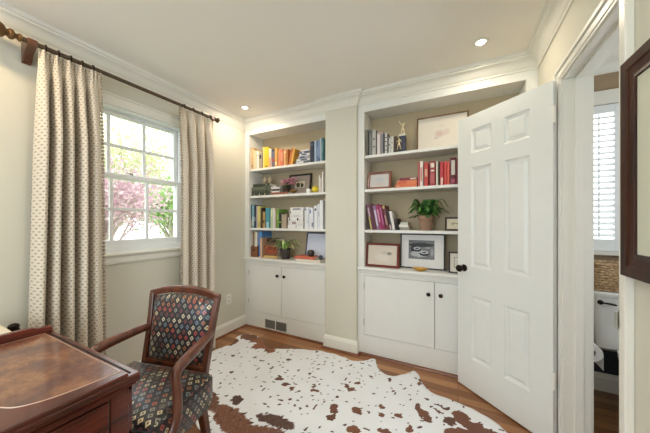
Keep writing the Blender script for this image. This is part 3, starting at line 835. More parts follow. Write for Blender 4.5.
# ------------------------------------------------------------------ desk
def desk():
    X0, X1, Y0, Y1, Z = -1.675, -0.945, -0.95, 0.485, 0.76
    t = thing('desk', 'dark mahogany desk with leather inset top in the near left corner', 'desk', ((X0 + X1) / 2, (Y0 + Y1) / 2, 0))
    dx, dy = -(X0 + X1) / 2, -(Y0 + Y1) / 2
    def bb(bm, a, b, c, d, e, f, mi=0): box(bm, a + dx, b + dx, c + dy, d + dy, e, f, mi)
    bm = B(); bb(bm, X0, X1 + 0.004, Y0, Y1 + 0.004, Z - 0.028, Z - 0.002); mk('top', bm, MAHOG, t, 0.006, seg=3)
    # worn leather writing surface, rounded at its near corner
    s = NT('worn brown leather')
    n1 = s.noise(s.coord(), 7, 5.0, 0.65); n2 = s.noise(s.mapped(s.coord(), (30, 60, 1)), 1.0, 6.0, 0.7)
    s.col(s.mix(n2, s.ramp(n1, [(0.40, lin((86, 38, 28))), (0.5, lin((130, 76, 48))), (0.60, lin((176, 118, 70)))]), lin((84, 42, 34))))
    s.rough(s.math('ADD', 0.2, s.math('MULTIPLY', n2, 0.35))); s.b.inputs['Coat Weight'].default_value = 1.0
    s.b.inputs['Coat Roughness'].default_value = 0.16
    s.bump(s.math('ADD', n2, s.math('MULTIPLY', n1, 0.6)), 0.45, 0.004)
    inner = [(p.x, p.y) for p in spline([(-0.980, 0.452, 0), (-0.982, 0.42, 0), (-0.990, 0.34, 0), (-1.004, 0.285, 0), (-1.028, 0.243, 0), (-1.06, 0.222, 0), (-1.10, 0.214, 0), (-1.20, 0.212, 0)], 6)]
    inner += [(-1.635, 0.212), (-1.635, 0.452)]
    bm = B(); prism(bm, [(x + dx, y + dy) for x, y in inner], Z - 0.002, Z + 0.0004, 'z'); mk('writing_surface', bm, s.m, t)
    INL_GLINT = pm('pale inlay and rim glint', (196, 168, 148), 0.25, 0, 0.08, coat=0.5)
    bm = B()
    # stringing lines at far and left borders; pale bead as painted rim reflection
    bb(bm, -1.635, -0.982, 0.4535, 0.4560, Z - 0.002, Z + 0.0006); bb(bm, -1.64, -0.965, 0.466, 0.4695, Z - 0.002, Z + 0.0006, 1)
    bb(bm, -1.640, -1.6355, 0.212, 0.4565, Z - 0.002, Z + 0.0006)
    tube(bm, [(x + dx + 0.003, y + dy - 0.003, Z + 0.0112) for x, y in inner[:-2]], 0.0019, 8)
    mk('inlay_and_glint', bm, [INL_GLINT, BLACKM], t, smooth=True)
    # raised rim on the drawer side, turning in along the near edge
    outer = [(X1 + 0.004, 0.454), (X1 + 0.004, Y0), (X0 + 0.03, Y0), (X0 + 0.03, 0.210)]
    rim = [(x, y) for x, y in inner[:-2]]
    pts = [(X1 + 0.004, 0.452)] + [(-0.978, 0.4535)] + [(x + 0.002 * (0.5 if i < 20 else 0), y - 0.002) for i, (x, y) in enumerate(rim)] + [(X0 + 0.03, 0.210), (X0 + 0.03, Y0), (X1 + 0.004, Y0)]
    bm = B(); prism(bm, [(x + dx, y + dy) for x, y in pts], Z - 0.0019, Z + 0.011, 'z'); mk('raised_rim', bm, MAHOG, t, 0.004, seg=3)
    # back gallery rail with swept down end
    bm = B(); prism(bm, [(Y0 + dy, Z - 0.0018), (Y0 + dy, Z + 0.034), (0.40 + dy, Z + 0.034), (0.425 + dy, Z + 0.032), (0.44 + dy, Z + 0.024), (0.48 + dy, Z + 0.022), (0.486 + dy, Z + 0.014), (0.486 + dy, Z - 0.0018)], X0 - 0.002 + dx, X0 + 0.022 + dx, 'x')
    mk('gallery_rail', bm, MAHOG, t, 0.004, seg=3)
    bm = B()
    prism(bm, [(X1 + 0.004 + dx, Z - 0.028), (X1 - 0.008 + dx, Z - 0.034), (X1 - 0.012 + dx, Z - 0.042), (X0 + 0.014 + dx, Z - 0.042), (X0 + dx, Z - 0.028)], Y0 + 0.004 + dy, Y1 - 0.004 + dy, 'y')
    bb(bm, X0 + 0.015, X1 - 0.02, Y0 + 0.02, Y0 + 0.04, 0.56, Z - 0.042)
    bb(bm, X0 + 0.015, X0 + 0.035, Y0 + 0.02, Y1 - 0.015, 0.56, Z - 0.042)
    bb(bm, X0 + 0.015, X1 - 0.012, Y1 - 0.035, Y1 - 0.015, 0.56, Z - 0.042)
    bb(bm, X1 - 0.028, X1 - 0.012, Y0 + 0.02, Y1 - 0.015, 0.705, Z - 0.042)
    bb(bm, X1 - 0.028, X1 - 0.012, Y0 + 0.02, Y1 - 0.015, 0.56, 0.575)
    for yy in (Y1 - 0.075, 0.0, -0.46): bb(bm, X1 - 0.029, X1 - 0.011, yy, yy + 0.05, 0.561, 0.716)
    mk('carcass', bm, MAHOG, t, 0.002)
    for a, b in ((0.052, Y1 - 0.077), (-0.408, -0.002), (Y0 + 0.03, -0.462)):
        bm = B(); bb(bm, X1 - 0.030, X1 - 0.009, a + 0.003, b - 0.003, 0.579, 0.702); d = mk('drawer', bm, MAHOG, t, 0.003)
        bm = B()
        for off in (-0.04, 0.04): lathe(bm, [(0.011, 0), (0.011, 0.003), (0.005, 0.005), (0.005, 0.018), (0, 0.02)], 12, Matrix.Translation((X1 - 0.009 + dx, (a + b) / 2 + off + dy, 0.645)) @ Matrix.Rotation(PI / 2, 4, 'Y'))
        tube(bm, [(X1 + 0.006 + dx, (a + b) / 2 + dy + 0.04 * math.cos(q), 0.645 - 0.022 * math.sin(q)) for q in [PI * k / 12 for k in range(13)]], 0.0028, 8)
        mk('handle', bm, GILT, d, smooth=True)
    for xx in (X0 + 0.045, X1 - 0.042):
        for yy in (Y0 + 0.05, Y1 - 0.045):
            bm = B()
            for (z0, z1, r0, r1) in ((0.003, 0.56, 0.014, 0.024),):
                a = [bm.verts.new((xx + dx + sx * r0, yy + dy + sy * r0, z0)) for sx, sy in ((-1, -1), (1, -1), (1, 1), (-1, 1))]
                b = [bm.verts.new((xx + dx + sx * r1, yy + dy + sy * r1, z1)) for sx, sy in ((-1, -1), (1, -1), (1, 1), (-1, 1))]
                bm.faces.new(a[::-1]); bm.faces.new(b)
                for k in range(4): bm.faces.new((a[k], a[(k + 1) % 4], b[(k + 1) % 4], b[k]))
            mk('leg', bm, MAHOG, t, 0.003)
desk()

# ------------------------------------------------------------------ armchair
CHF = diamond_fabric('black upholstery with many coloured lozenges', (21, 18, 24), [(176, 80, 68), (206, 190, 150), (112, 128, 138), (168, 108, 76), (208, 196, 166), (118, 66, 58), (140, 140, 124), (92, 78, 72)],
                     0.034, 0.0245, 0.50, 0.22, dot=(54, 40, 42), rough=0.36, sheen=0.1, au=1.6, av=1.0, coat=0.3)
def chair():
    t = thing('armchair', 'mahogany open armchair upholstered in black lozenge fabric beside the desk', 'chair', (-1.245, 0.664, 0), R(13.2))
    bm = B()
    for s in (-1, 1):
        ctrl = [(s * 0.176, 0.135, 0.37), (s * 0.183, 0.160, 0.52), (s * 0.190, 0.196, 0.70), (s * 0.203, 0.228, 0.868)]
        tube(bm, spline(ctrl, 6), 0.0195, 4, 1.0, Vector((0.707, 0.707, 0)))
    top = spline([(-0.214, 0.228, 0.868), (-0.11, 0.237, 0.892), (0, 0.240, 0.899), (0.11, 0.237, 0.892), (0.214, 0.228, 0.868)], 6)
    a = []
    for p in top:
        a.append([bm.verts.new((p.x, p.y + oy, p.z + oz)) for oy, oz in ((-0.013, -0.022), (0.015, -0.022), (0.016, 0.010), (0.008, 0.015), (-0.008, 0.015), (-0.014, 0.010))])
    for u, v in zip(a, a[1:]):
        for k in range(6): bm.faces.new((u[k], u[(k + 1) % 6], v[(k + 1) % 6], v[k]))
    bm.faces.new(a[0]); bm.faces.new(a[-1])
    box(bm, -0.178, 0.178, 0.148, 0.176, 0.512, 0.546)
    mk('back_frame', bm, CHAIRW, t, 0.004, seg=2)
    bm = B(); NU, NV = 16, 16; g = []
    for side in (-1, 1):
        gg = []
        for j in range(NV + 1):
            v = j / NV; row = []
            for i in range(NU + 1):
                u = i / NU * 2 - 1
                z = 0.545 + v * (0.848 + 0.028 * (1 - u * u) - 0.545)
                hw = 0.168 + 0.018 * v
                yb_ = 0.166 + (z - 0.545) * 0.19
                e = max(0.0, (1 - u ** 6) * (1 - (2 * v - 1) ** 6)) ** 0.5
                row.append(bm.verts.new((u * hw, yb_ + side * (0.004 + (0.024 if side < 0 else 0.010) * e), z)))
            gg.append(row)
        g.append(gg)
    for gg in g:
        for j in range(NV):
            for i in range(NU): bm.faces.new((gg[j][i], gg[j][i + 1], gg[j + 1][i + 1], gg[j + 1][i]))
    f, k = g
    for j in range(NV):
        for i in (0, NU): bm.faces.new((f[j][i], f[j + 1][i], k[j + 1][i], k[j][i]))
    for i in range(NU):
        for j in (0, NV): bm.faces.new((f[j][i], f[j][i + 1], k[j][i + 1], k[j][i]))
    o = mk('back_cushion', bm, CHF, t, smooth=True); box_uv(o)
    # seat: upholstered over the rails, bulging sides, domed top
    bm = B()
    def plan(u, v):                                     # u -1..1 across, v 0 front .. 1 back
        hw = 0.256 + (0.240 - 0.256) * v - 0.014 * (1 - v) ** 4
        y0 = -0.195 - 0.022 * (1 - u * u)
        return u * hw, y0 + v * (0.140 - y0)
    lay = [(0.985, 0.385), (1.0, 0.405), (1.025, 0.44), (1.03, 0.478), (1.02, 0.506), (0.985, 0.526)]
    loops = []; yc = -0.03
    rim = [(-1 + 2 * i / 12, 0.0) for i in range(12)] + [(1, i / 12) for i in range(12)] + [(1 - 2 * i / 12, 1.0) for i in range(12)] + [(-1, 1 - i / 12) for i in range(12)]
    def sc2(u, v, k): x, y = plan(u, v); return x * k, (y - yc) * k + yc
    for k_, z in lay: loops.append([bm.verts.new((*sc2(u, v, k_ if v < 1 else min(1, k_)), z)) for u, v in rim])
    for k_ in (0.93, 0.8, 0.6, 0.35): loops.append([bm.verts.new((*sc2(u, v, k_), 0.531 + 0.026 * (1 - k_ ** 2) ** 0.7)) for u, v in rim])
    n = len(rim)
    for a, b in zip(loops, loops[1:]):
        for i in range(n): bm.faces.new((a[i], a[(i + 1) % n], b[(i + 1) % n], b[i]))
    c = bm.verts.new((0, yc, 0.558))
    for i in range(n): bm.faces.new((loops[-1][i], loops[-1][(i + 1) % n], c))
    bm.faces.new(loops[0])
    o = mk('seat_cushion', bm, CHF, t, smooth=True); box_uv(o)
    bm = B()
    tube(bm, [(*sc2(u, v, 1.016), 0.518) for u, v in rim if v < 1], 0.0042, 8)
    mk('piping', bm, pm('dark welt fabric', (44, 40, 44), 0.7, 0, 0.2, 80), o, smooth=True)
    bm = B()
    for s in (-1, 1): prism(bm, [(s * 0.230, -0.18), (s * 0.200, 0.13), (s * 0.180, 0.13), (s * 0.210, -0.18)], 0.350, 0.389, 'z')
    box(bm, -0.211, 0.211, -0.200, -0.178, 0.350, 0.389); box(bm, -0.182, 0.182, 0.112, 0.130, 0.350, 0.389)
    mk('seat_rail', bm, CHAIRW, t, 0.003)
    for s in (-1, 1):
        ctrl = [(s * 0.192, 0.192, 0.697), (s * 0.208, 0.12, 0.694), (s * 0.226, 0.03, 0.686), (s * 0.233, -0.035, 0.676), (s * 0.234, -0.066, 0.660), (s * 0.240, -0.078, 0.624), (s * 0.252, -0.084, 0.575), (s * 0.264, -0.102, 0.495), (s * 0.256, -0.142, 0.42), (s * 0.236, -0.172, 0.35)]
        pts = spline(ctrl, 6); nn = len(pts)
        rad = [0.0185 + 0.005 * math.sin(PI * min(1, i / (nn * 0.5))) for i in range(nn)]
        bm = B(); tube(bm, pts, rad, 12, 0.95)
        mk('arm', bm, CHAIRW, t, smooth=True)
    for s in (-1, 1):
        for top_, bot in (((s * 0.214, -0.178, 0.385, 0.022), (s * 0.212, -0.188, 0.004, 0.012)), ((s * 0.176, 0.136, 0.385, 0.019), (s * 0.190, 0.205, 0.004, 0.012))):
            bm = B()
            A = [bm.verts.new((bot[0] + sx * bot[3], bot[1] + sy * bot[3], bot[2])) for sx, sy in ((-1, -1), (1, -1), (1, 1), (-1, 1))]
            D = [bm.verts.new((top_[0] + sx * top_[3], top_[1] + sy * top_[3], top_[2])) for sx, sy in ((-1, -1), (1, -1), (1, 1), (-1, 1))]
            bm.faces.new(A[::-1]); bm.faces.new(D)
            for k in range(4): bm.faces.new((A[k], A[(k + 1) % 4], D[(k + 1) % 4], D[k]))
            mk('leg', bm, CHAIRW, t, 0.004)
chair()

# low cabinet behind the desk with a paper box and a dark ornament (only their tops show)
t = thing('side_table', 'small dark side table behind the desk rail', 'table', (-2.02, 0.11, 0))
bm = B(); box(bm, -0.22, 0.22, -0.37, 0.38, 0.575, 0.60); mk('top', bm, MAHOG, t, 0.004)
for sx in (-1, 1):
    for sy in (-1, 1):
        bm = B(); box(bm, sx * 0.19 - 0.018, sx * 0.19 + 0.018, sy * 0.33 - 0.018, sy * 0.33 + 0.018, 0.002, 0.575); mk('leg', bm, MAHOG, t, 0.003)
t = thing('document_box', 'cream lidded box at the left edge behind the desk rail', 'box', (-1.99, 0.168, 0.6005))
bm = B(); box(bm, -0.15, 0.15, -0.23, 0.23, 0, 0.122); mk('body', bm, PAPER, t, 0.004)
bm = B(); box(bm, -0.156, 0.156, -0.236, 0.236, 0.1225, 0.150); mk('lid', bm, pm('cream board', (226, 216, 192), 0.7), t, 0.004)
bm = B()
tube(bm, spline([(0, 0, 0.003), (0, 0, 0.06), (0.003, -0.004, 0.11), (0.006, -0.012, 0.132)], 5), [0.011] * 5 + [0.009] * 5 + [0.016] * 6, 8)
sphere(bm, (0.006, -0.012, 0.138), 0.018, 10, 8, sc=(1, 1.2, 0.9))
lathe(bm, [(0.03, 0.0004), (0.028, 0.007), (0.012, 0.013), (0, 0.014)], 14)
tag(mk('figurine', bm, BRONZE, smooth=True, loc=(-1.96, 0.447, 0.6005)), 'small black ornament beside the cream box behind the desk', 'ornament')

#PART2
# ------------------------------------------------------------------ books
def cover(c, r=0.5):
    m = sum(c) / 3.0; c = tuple(int(round(v * 0.88 + m * 0.12)) for v in c)
    return pm('book cover %d %d %d' % c, c, r, 0, 0.06, 40)
def book(x, y, z, th, h, d, c, label, group, lean=0.0, bands=(), flat=False, yaw=0.0):
    bm = B(); b = 0.0022
    box(bm, -th / 2, -th / 2 + b, 0.003, d, 0, h); box(bm, th / 2 - b, th / 2, 0.003, d, 0, h)
    n = 5; k = min(0.003, th * 0.2)
    arc = [(-th / 2 + th * i / n, 0.003 - k * math.sin(PI * i / n)) for i in range(n + 1)]
    prism(bm, arc + [(th / 2, 0.006), (-th / 2, 0.006)], 0, h, 'z')
    o = mk('book', bm, cover(c))
    tag(o, label, 'book', group)
    bm = B(); box(bm, -th / 2 + b, th / 2 - b, 0.0061, d - 0.004, 0.003, h - 0.003)
    mk('pages', bm, PAPER, o)
    for (a0, a1, bc) in bands:
        bm = B()
        arc2 = [(px, py - 0.0006) for px, py in arc[1:-1]]
        prism(bm, [(arc[1][0], 0.003)] + arc2 + [(arc[-2][0], 0.003)], a0 * h, a1 * h, 'z')
        mk('title_band', bm, cover(bc), o)
    if flat:
        o.rotation_euler = (0, PI / 2, 0); o.location = (x, y, z + th / 2 + 0.0003)
        if yaw: o.rotation_euler = (Matrix.Rotation(yaw, 4, 'Z') @ Matrix.Rotation(PI / 2, 4, 'Y')).to_euler()
    else:
        o.rotation_euler = (0, lean, 0)
        o.location = (x, y, z + abs(math.sin(lean)) * th / 2 + 0.0003)
    return o
def row(y, z, d, group, items):
    """(x0, x1, height, colour, label, bands, lean)"""
    for it in items:
        x0, x1, h, c, label = it[:5]
        bands = it[5] if len(it) > 5 else (); lean = it[6] if len(it) > 6 else 0.0
        dj = random.uniform(-0.006, 0.006)
        book((x0 + x1) / 2, y + dj, z, (x1 - x0) - 0.0016, h, d, c, label, group, lean, bands)
def pile(y, z, d, group, items):
    """lying books, bottom first: (x0, x1, thickness, colour, label, bands)"""
    for it in items:
        x0, x1, th, c, label = it[:5]
        bands = it[5] if len(it) > 5 else ()
        book(x0, y + random.uniform(-0.004, 0.004), z, th - 0.0008, x1 - x0, d, c, label, group, 0, bands, True)
        z += th
S3, S2, S1 = SH
BANDW = (232, 226, 210)
g = 'books on the top shelf of the left bookcase'
row(2.372, S1, 0.17, g, [
    (-2.225, -2.186, 0.262, (220, 178, 118), 'tall tan book at the left end of the left bookcase top shelf', ((0.1, 0.2, (190, 140, 84)),)),
    (-2.185, -2.144, 0.222, (228, 206, 160), 'pale sand book second from the left end of the left top shelf'),
    (-2.143, -2.102, 0.213, (238, 228, 208), 'cream book between the pale sand and the grey brown books', ((0.7, 0.8, (206, 190, 160)),)),
    (-2.100, -2.049, 0.184, (176, 158, 134), 'short grey brown book with a dark emblem left of the yellow books', ((0.62, 0.86, (58, 54, 58)),)),
    (-2.043, -2.022, 0.250, (238, 214, 126), 'thin pale yellow book left of the bright yellow one'),
    (-2.021, -1.952, 0.242, (242, 202, 42), 'thick bright yellow book on the left top shelf', ((0.04, 0.1, (150, 110, 30)),)),
    (-1.947, -1.911, 0.216, (238, 214, 192), 'white book with orange lower spine right of the thick yellow book', ((0.02, 0.5, (230, 150, 100)),)),
    (-1.910, -1.870, 0.206, (104, 106, 128), 'slate blue book with a red patch on the left top shelf', ((0.86, 1.0, (40, 42, 56)), (0.25, 0.5, (180, 70, 60)))),
    (-1.863, -1.824, 0.209, (236, 166, 74), 'amber orange book between the slate blue and salmon books', ((0.1, 0.25, (240, 220, 180)),)),
    (-1.819, -1.784, 0.191, (238, 142, 88), 'salmon orange book right of the amber one'),
    (-1.783, -1.745, 0.187, (226, 112, 84), 'coral red book on the left top shelf', ((0.3, 0.8, (236, 160, 120)),)),
    (-1.740, -1.706, 0.174, (242, 172, 100), 'pale orange book right of the coral red one', ((0.8, 0.9, (250, 225, 180)),)),
    (-1.705, -1.686, 0.181, (226, 136, 66), 'thin orange book beside the leaning books'),
    (-1.680, -1.650, 0.190, (202, 110, 44), 'leaning burnt orange book', ((0.8, 0.92, (130, 60, 30)),), R(11)),
    (-1.647, -1.622, 0.176, (242, 176, 62), 'leaning golden yellow book beside the lying pile', (), R(12)),
    (-1.3965, -1.350, 0.219, (44, 52, 74), 'dark navy book right of the lying pile on the left top shelf', ((0.8, 0.9, (90, 100, 120)),)),
    (-1.348, -1.325, 0.222, (172, 196, 216), 'thin light blue book right of the dark navy one'),
    (-1.324, -1.300, 0.221, (100, 124, 160), 'steel blue book in the blue row at the right end', ((0.3, 0.7, (140, 160, 190)),)),
    (-1.2995, -1.277, 0.226, (120, 146, 184), 'soft blue book third from the right end of the left top shelf', ((0.0, 0.18, (60, 84, 120)),)),
    (-1.276, -1.261, 0.242, (190, 206, 216), 'thin pale grey blue book second from the right end'),
    (-1.260, -1.2445, 0.246, (78, 140, 150), 'tall teal book at the right end of the left top shelf', ((0.4, 0.8, (120, 180, 190)),)),
])
pile(2.375, S1, 0.18, 'lying pile of books on the left top shelf', [
    (-1.592, -1.405, 0.030, (96, 98, 112), 'dark grey book at the bottom of the lying pile, top left shelf', ((0.1, 0.6, (220, 220, 220)),)),
    (-1.575, -1.403, 0.026, (226, 222, 216), 'white book second from the bottom of the lying pile, top left shelf', ((0.3, 0.8, (90, 96, 110)),)),
    (-1.552, -1.406, 0.027, (160, 164, 178), 'grey blue book in the middle of the lying pile, top left shelf', ((0.2, 0.6, (70, 76, 96)),)),
    (-1.532, -1.402, 0.024, (232, 228, 222), 'white book with navy title under the topmost dark one', ((0.2, 0.7, (72, 80, 104)),)),
    (-1.540, -1.404, 0.024, (88, 92, 118), 'navy book second from the top of the lying pile', ((0.3, 0.5, (210, 210, 214)),)),
    (-1.520, -1.406, 0.018, (222, 214, 206), 'thin pale book on top of the lying pile, top left shelf'),
])
g = 'dark green volumes on the left middle shelf'
pile(2.38, S2, 0.19, g, [
    (-2.222, -1.948, 0.035, (54, 60, 48), 'bottom book of the dark green pile, spine with pale squares', ((0.12, 0.16, (190, 190, 170)), (0.42, 0.46, (190, 190, 170)), (0.72, 0.76, (190, 190, 170)))),
    (-2.218, -1.950, 0.035, (76, 80, 58), 'olive book second from the bottom of the dark green pile', ((0.8, 0.9, (36, 40, 34)),)),
    (-2.222, -1.946, 0.036, (96, 104, 88), 'grey green book second from the top of the dark green pile', ((0.8, 0.9, (40, 50, 46)),)),
    (-2.200, -1.950, 0.036, (50, 58, 46), 'dark green top book of the pile under the two figurines', ((0.75, 0.88, (96, 110, 96)),)),
])
for xx, lab in ((-2.092, 'small cream bird figurine at left on the dark green books'), (-2.012, 'small cream bird figurine at right on the dark green books')):
    bm = B()
    lathe(bm, [(0.020, 0), (0.021, 0.006), (0.010, 0.014), (0.009, 0.022), (0.020, 0.034), (0.027, 0.05), (0.024, 0.066), (0.014, 0.077), (0.0, 0.082)], 16)
    sphere(bm, (0.010, -0.008, 0.078), 0.014, 12, 8)
    prism(bm, [(0.020, 0.076), (0.032, 0.079), (0.020, 0.083)], -0.011, -0.005, 'y')
    o = mk('bird_figurine', bm, pm('cream glazed figurine', (226, 202, 164), 0.35, 0, 0.12, 30), smooth=True, loc=(xx, 2.47, S2 + 0.1423))
    tag(o, lab, 'figurine', 'cream figurines on the left middle shelf')
pile(2.38, S2, 0.17, 'books under the pink flowers', [
    (-1.926, -1.690, 0.028, (150, 84, 66), 'red brown book lying under the flower pot, left bookcase middle shelf'),
])
pile(2.385, S2 + 0.028, 0.16, 'books under the pink flowers', [
    (-1.922, -1.806, 0.020, (226, 220, 208), 'white book on the red brown book, lowest of its pile'),
    (-1.920, -1.808, 0.020, (58, 54, 56), 'black book second in the pile left of the flower pot'),
    (-1.924, -1.806, 0.022, (222, 216, 210), 'white book above the black one left of the flower pot'),
    (-1.918, -1.810, 0.018, (104, 98, 104), 'grey book on top of the pile left of the flower pot', ((0.1, 0.6, (210, 206, 200)),)),
])
def petal_cluster(name, pts, r, mat, parent, rnd):
    bm = B()
    for p in pts:
        for k in range(5):
            a = 2 * PI * k / 5 + rnd.random(); tl = rnd.uniform(-0.4, 0.6)
            q = Vector(p) + Vector((math.cos(a) * r * 0.6, math.sin(a) * r * 0.6, tl * r * 0.5))
            M = Matrix.Translation(q) @ Matrix.Rotation(a, 4, 'Z') @ Matrix.Rotation(tl, 4, 'Y') @ Matrix.Diagonal((1, 0.7, 0.3, 1))
            sphere(bm, (0, 0, 0), r * 0.62, 8, 5)
            for v in list(bm.verts)[-(2 + 8 * 4):]: v.co = M @ v.co
    return mk(name, bm, mat, parent, smooth=True)
t = thing('flowering_plant', 'small pot of pink blossoms on the red brown book, left bookcase', 'plant', (-1.745, 2.435, S2 + 0.0285))
bm = B(); lathe(bm, [(0.026, 0), (0.034, 0.004), (0.042, 0.045), (0.044, 0.05), (0.039, 0.05), (0.036, 0.040), (0, 0.040)], 18); mk('pot', bm, pm('dark brown pot', (58, 36, 32), 0.45), t, smooth=True)
rnd = random.Random(3)
bl = [(rnd.uniform(-0.055, 0.115), rnd.uniform(-0.055, 0.035), rnd.uniform(0.085, 0.150)) for _ in range(30)]
bm = B()
for p in bl: tube(bm, spline([(0, 0, 0.04), (p[0] * 0.4, p[1] * 0.4, p[2] * 0.8), p], 4), 0.0016, 5)
for k in range(7):
    a = k * 0.9; q = Vector((math.cos(a), math.sin(a) * 0.7, 0))
    tube(bm, spline([(0, 0, 0.04), q * 0.03 + Vector((0, 0, 0.07)), q * 0.062 + Vector((0, 0, 0.065))], 5), [0.002, 0.005, 0.008, 0.009, 0.010, 0.010, 0.009, 0.008, 0.006, 0.003, 0.001], 6, 1.0)
mk('stems', bm, pm('deep green stem', (62, 84, 48), 0.6), t, smooth=True)
petal_cluster('blossom', bl, 0.019, pm('pink petals', (224, 150, 172), 0.6, 0, 0.15, 60), t, rnd)

def frame(name, label, x, y, z, w_, h_, fw, fd, fm, art, mat_m=None, mat_w=0.0, lean=8.0, yaw=0.0, cat='picture frame', group=None, liner=None, prof=0):
    """leaning picture frame: bottom edge centre at x,y,z, facing -y.  > frame, mat, picture, glazing, stand"""
    t = thing(name, label, cat, (x, y, z), 0, group)
    t.rotation_euler = (R(-lean), 0, yaw)
    z = 0.0004
    bm = B()
    def ring(ins, dep): return [bm.verts.new((a, -fd + dep, b)) for a, b in ((-w_ / 2 + ins, z + ins), (w_ / 2 - ins, z + ins), (w_ / 2 - ins, z + h_ - ins), (-w_ / 2 + ins, z + h_ - ins))]
    rr = [ring(0, fd), ring(0, 0.002), ring(0.002, 0)]
    if prof: rr += [ring(fw * 0.4, 0.001), ring(fw * 0.46, 0.005), ring(fw * 0.8, 0.006)]
    rr += [ring(fw - 0.002, 0.002), ring(fw, 0.005), ring(fw, fd - 0.004), ring(fw - 0.004, fd)]
    for a, b in zip(rr, rr[1:]):
        for k in range(4): bm.faces.new((a[k], a[(k + 1) % 4], b[(k + 1) % 4], b[k]))
    a, b = rr[-1], rr[0]
    for k in range(4): bm.faces.new((a[k], a[(k + 1) % 4], b[(k + 1) % 4], b[k]))
    mk('frame', bm, fm, t)
    i0 = fw - 0.001
    if mat_w:
        bm = B(); x0, x1, z0, z1 = -w_ / 2 + i0, w_ / 2 - i0, z + i0, z + h_ - i0
        mw = mat_w if isinstance(mat_w, tuple) else (mat_w,) * 4
        y0, y1 = -fd + 0.0075, -fd + 0.0095
        box(bm, x0, x0 + mw[0], y0, y1, z0, z1); box(bm, x1 - mw[1], x1, y0, y1, z0, z1)
        box(bm, x0 + mw[0], x1 - mw[1], y0, y1, z0, z0 + mw[2]); box(bm, x0 + mw[0], x1 - mw[1], y0, y1, z1 - mw[3], z1)
        mk('mat', bm, mat_m, t)
    bm = B(); box(bm, -w_ / 2 + i0, w_ / 2 - i0, -fd + 0.0096, -fd + 0.0115, z + i0, z + h_ - i0)
    mk('picture', bm, art, t)
    bm = B(); box(bm, -w_ / 2 + i0, w_ / 2 - i0, -fd + 0.0058, -fd + 0.0068, z + i0, z + h_ - i0)
    mk('glazing', bm, GLAZE, t)
    bm = B(); box(bm, -w_ / 2 + fw * 0.6, w_ / 2 - fw * 0.6, -fd + 0.012, -0.001, z + fw * 0.6, z + h_ - fw * 0.6)
    mk('backing', bm, pm('brown backing board', (120, 92, 66), 0.8), t)
    return t
frame('picture_frame', 'dark framed picture with wide taupe mat behind the pink flowers', -1.637, 2.540, S2, 0.305, 0.246, 0.020, 0.018, pm('black brown frame', (40, 33, 30), 0.4),
      picture('small garden scene', (226, 214, 186), [(-0.022, 0.118, 0.03, 0.035, (92, 84, 66), 1.0), (0.03, 0.115, 0.025, 0.03, (60, 66, 48), 1.0), (0.02, 0.14, 0.02, 0.012, (176, 150, 110), 1.0)]),
      pm('taupe mat board', (168, 152, 140), 0.8, 0, 0.03), (0.066, 0.066, 0.066, 0.066), 6.5)
t = thing('brass_bowl', 'small brass footed bowl in front of the taupe matted picture', 'bowl', (-1.625, 2.395, S2 + 0.0004))
bm = B(); lathe(bm, [(0.022, 0), (0.020, 0.004), (0.008, 0.010), (0.010, 0.014), (0.035, 0.026), (0.047, 0.042), (0.0445, 0.042), (0.03, 0.028), (0, 0.020)], 22); mk('bowl', bm, pm('brass', (170, 132, 76), 0.3, 0.85, 0.1), t, smooth=True)
t = thing('white_cup', 'tiny white cup between the taupe matted picture and the yellow ball', 'cup', (-1.437, 2.405, S2 + 0.0004))
bm = B(); lathe(bm, [(0.015, 0), (0.020, 0.003), (0.024, 0.045), (0.022, 0.045), (0.018, 0.006), (0, 0.005)], 18); mk('body', bm, CERAM, t, smooth=True)
bm = B(); tube(bm, [(0.022 + 0.012 * math.sin(q), 0, 0.024 + 0.014 * math.cos(q)) for q in [PI * k / 10 for k in range(11)]], 0.0028, 6); mk('handle', bm, CERAM, t, smooth=True)
bm = B(); sphere(bm, (0, 0, 0.037), 0.037, 18, 12, sc=(1.06, 1, 0.96)); lathe(bm, [(0.010, 0.068), (0.006, 0.076), (0, 0.079)], 8)
bm.verts.ensure_lookup_table()
tag(mk('lemon', bm, pm('lemon yellow rind', (228, 206, 60), 0.45, 0, 0.06, 60, 0.2), smooth=True, loc=(-1.352, 2.41, S2 + 0.0018)), 'round yellow lemon on the left bookcase middle shelf', 'fruit')
row(2.385, S2, 0.16, 'pale books at the right end of the left middle shelf', [
    (-1.303, -1.287, 0.178, (232, 226, 214), 'thin ivory book right of the lemon'),
    (-1.284, -1.266, 0.150, (226, 206, 196), 'thin blush book between two ivory ones right of the lemon'),
    (-1.263, -1.2455, 0.212, (236, 232, 224), 'tall ivory book at the right end of the left middle shelf'),
])
g = 'books on the lower shelf of the left bookcase'
